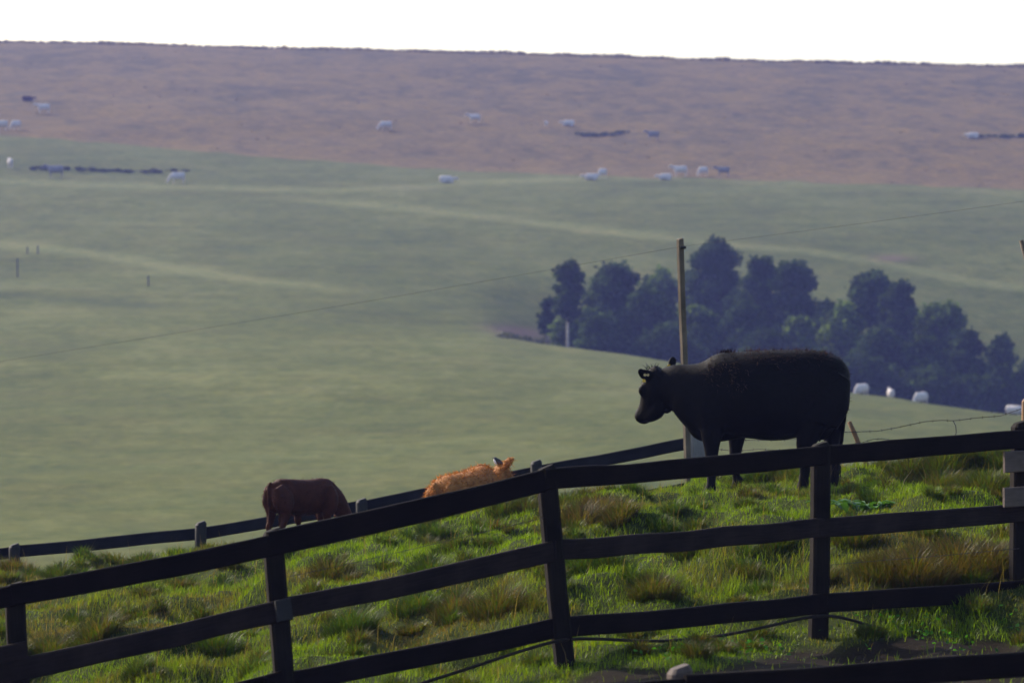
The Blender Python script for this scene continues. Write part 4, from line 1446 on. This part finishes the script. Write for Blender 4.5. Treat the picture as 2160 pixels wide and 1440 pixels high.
M_TREE = mat_leaf("tree_leaf", "col", trans=.42, gloss=.0, trans_tint=(1.1, 1.15, .6))
M_PALEBARK = mat_plain("pale_bark", (.30, .26, .22), (.5, .44, .38), 2, .85, .1, .4)
DG, MG, LG = (.026, .040, .018), (.060, .086, .026), (.066, .092, .028)
TREES = [
    ("slender_tree", "slender dark tree with a pale bare trunk at the left end of the gully", 1199, 556, 74, 328, 668, DG, True, 1.0, True),
    ("thin_tree", "thin sparse sapling, leftmost foliage of the whole gully", 1154, 628, 40, 333, 705, DG, True, .45, False),
    ("broad_tree", "wide rounded tree next right of the slender pale-trunked one", 1298, 551, 128, 338, 730, DG, True, 1.0, False),
    ("hazy_tree", "faint hazy tree showing just left of the tall pole, behind the others", 1392, 570, 96, 358, 700, MG, True, .7, False),
    ("domed_tree", "tallest domed tree right beside the top of the tall pole", 1503, 501, 116, 352, 690, DG, True, 1.0, True),
    ("sparse_tree", "small sparse tree with a pale stem, under the domed tree by the pole", 1452, 565, 56, 356, 700, DG, True, .5, True),
    ("upright_tree", "upright dark tree close right of the domed tree", 1602, 538, 96, 346, 740, DG, True, 1.0, False),
    ("loose_tree", "loose-crowned dark tree, fourth crown right of the pole, sloping off rightward", 1676, 550, 108, 344, 750, DG, True, .9, False),
    ("spreading_tree", "flat spreading crown standing alone above the right half of the gully", 1838, 575, 116, 348, 690, DG, True, 1.0, False),
    ("leaning_tree", "dark round crown leaning off the right side of the flat spreading one", 1898, 596, 84, 343, 740, DG, True, 1.0, False),
    ("bushy_tree", "big bushy dark mass below the wide rounded tree, left of the pole", 1362, 612, 150, 325, 762, DG, False, 1.2, False),
    ("bushy_tree", "bushy tree directly behind the lower half of the tall pole", 1472, 640, 135, 329, 775, MG, False, 1.2, False),
    ("bushy_tree", "dark bushy tree above the black cow's shoulder", 1568, 636, 120, 327, 785, DG, False, 1.2, False),
    ("light_bush", "lighter green bushy tree above the black cow's hips", 1688, 668, 96, 330, 790, LG, False, 1.0, False),
    ("light_bush", "light green rounded bush left below the flat spreading crown", 1782, 642, 120, 331, 800, LG, False, 1.1, False),
    ("bushy_tree", "dark bush under the leaning round crown", 1858, 690, 140, 324, 830, DG, False, 1.2, False),
    ("green_tree", "mid-green tree with ragged top at the right part of the gully", 1985, 642, 118, 336, 790, MG, True, 1.1, False),
    ("bushy_tree", "dark bush in front of the ragged mid-green tree", 1948, 712, 130, 323, 850, DG, False, 1.2, False),
    ("bushy_tree", "bushy dark tree right below the ragged mid-green tree", 2042, 698, 104, 330, 860, DG, False, 1.2, False),
    ("small_tree", "small dark tree near the right edge with a rounded tip", 2112, 706, 66, 340, 800, DG, True, .9, False),
    ("bushy_tree", "lowest dark bush at the right edge above the grazing white cow", 2116, 768, 110, 322, 880, DG, False, 1.2, False),
    ("bushy_tree", "dark bush filling the foot of the gully below the wide rounded tree", 1268, 668, 120, 320, 760, DG, False, 1.2, False),
    ("bushy_tree", "dark bush low above the middle of the black cow's back", 1622, 700, 140, 320, 805, DG, False, 1.2, False),
    ("bushy_tree", "dark bush low above the black cow's rump", 1732, 738, 150, 318, 830, DG, False, 1.2, False),
    ("bushy_tree", "dark bush low behind the pole, just above the black cow's head", 1405, 690, 150, 319, 775, DG, False, 1.2, False),
    ("bushy_tree", "dark bush low between the three white cows and the flat spreading crown", 1812, 745, 150, 318, 845, DG, False, 1.2, False),
    ("bushy_tree", "dark bush low behind the rightmost of the three white cows", 1960, 775, 150, 318, 865, DG, False, 1.2, False),
    ("bushy_tree", "dark bush just left of the lowest bush at the right edge", 2046, 790, 120, 319, 880, DG, False, 1.2, False),
    ("light_bush", "light green bush filling the gap between the wide rounded tree and the tall pole", 1352, 640, 100, 346, 720, LG, False, 1.0, False),
    ("light_bush", "low hazy bush around the foot of the slender pale-trunked tree", 1196, 664, 84, 330, 735, MG, False, .6, False),
    ("light_bush", "pale green bush in the gap right of the domed tree", 1552, 606, 70, 350, 720, LG, False, 1.0, False),
    ("light_bush", "light green low bush in the gap left of the flat spreading crown", 1742, 640, 76, 342, 760, LG, False, 1.0, False),
    ("light_bush", "small light green bush between the slender tree and the wide rounded tree", 1240, 650, 60, 334, 730, MG, False, 1.0, False),
    ("light_bush", "mid-green bush right of the leaning round crown", 1938, 668, 70, 342, 780, MG, False, 1.0, False),
    ("bushy_tree", "dark bush cut by the right edge of the picture", 2196, 742, 110, 330, 880, DG, False, 1.2, False),
]
for i, (nm, lb, px_, yt, w_, D_, yb, tint, trunk, dens, pale) in enumerate(TREES):
    tree(nm, lb, px_, yt, w_, D_, yb, 100 + i, tint, "tree" if trunk else "bush", trunk, dens, pale)


def scrub_shade_strip(name, label, pts, h, n, seed):
    """low dark leaf clumps, for scrub and for bank shade, following a line of photo points on the far ground"""
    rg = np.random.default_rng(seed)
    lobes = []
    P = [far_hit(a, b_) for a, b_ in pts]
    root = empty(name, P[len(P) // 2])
    tag(root, label, "scrub", "low dark scrub and bank-shade leaves on the far slopes")
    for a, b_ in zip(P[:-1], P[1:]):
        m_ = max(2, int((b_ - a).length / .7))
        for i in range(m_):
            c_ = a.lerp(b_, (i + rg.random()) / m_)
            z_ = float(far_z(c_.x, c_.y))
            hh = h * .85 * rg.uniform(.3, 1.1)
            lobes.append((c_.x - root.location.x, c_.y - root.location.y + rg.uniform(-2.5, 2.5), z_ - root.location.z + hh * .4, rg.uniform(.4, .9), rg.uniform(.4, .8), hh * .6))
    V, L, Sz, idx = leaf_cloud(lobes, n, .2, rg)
    link("foliage", mesh_np("foliage", V, L, Sz), M_SCRUB_SHADE, root)


scrub_shade_strip("scrub_shade_strip", "long low dark strip of leaves standing in for bank shade across the green pasture at upper left", [(60, 357), (130, 358), (200, 361), (280, 363), (350, 363), (390, 361)], .55, 5200, 51)  # this and the next two stand in for shaded terrace banks
scrub_shade_strip("scrub_shade_patch", "short dark leaf patch standing in for bank shade in the middle of the brown hill", [(1212, 284), (1250, 288), (1290, 286), (1318, 280)], .62, 2600, 52)
scrub_shade_strip("scrub_shade_strip", "dark strip of leaves standing in for bank shade on the brown hill running out at the right edge", [(2066, 290), (2110, 291), (2160, 288), (2230, 285)], .6, 2600, 53)
scrub_shade_strip("scrub_shade_patch", "low scrub on the pinkish soil bank at the left end of the gully", [(1060, 712), (1100, 716), (1150, 722), (1190, 728)], .5, 1500, 54)

# ------------------------------------------------------------------ haze
hb = MB()
x0, x1, y0_, y1_, z0, z1 = -300, 300, -18, 1095, -34, 44
hb.add([(x0, y0_, z0), (x1, y0_, z0), (x1, y1_, z0), (x0, y1_, z0), (x0, y0_, z1), (x1, y0_, z1), (x1, y1_, z1), (x0, y1_, z1)],
       [(3, 2, 1, 0), (4, 5, 6, 7), (0, 1, 5, 4), (1, 2, 6, 5), (2, 3, 7, 6), (3, 0, 4, 7)])
m, nt, out = mat_new("haze_air")
v_ = N(nt, "ShaderNodeVolumePrincipled")
v_.inputs["Color"].default_value = (.33, .40, 1.0, 1)
v_.inputs["Density"].default_value = .0002
v_.inputs["Anisotropy"].default_value = .25
nt.links.new(v_.outputs[0], out.inputs["Volume"])
haze = hb.build("haze", m)
tag(haze, "thin bluish summer haze filling the valley", "haze", kind="stuff")
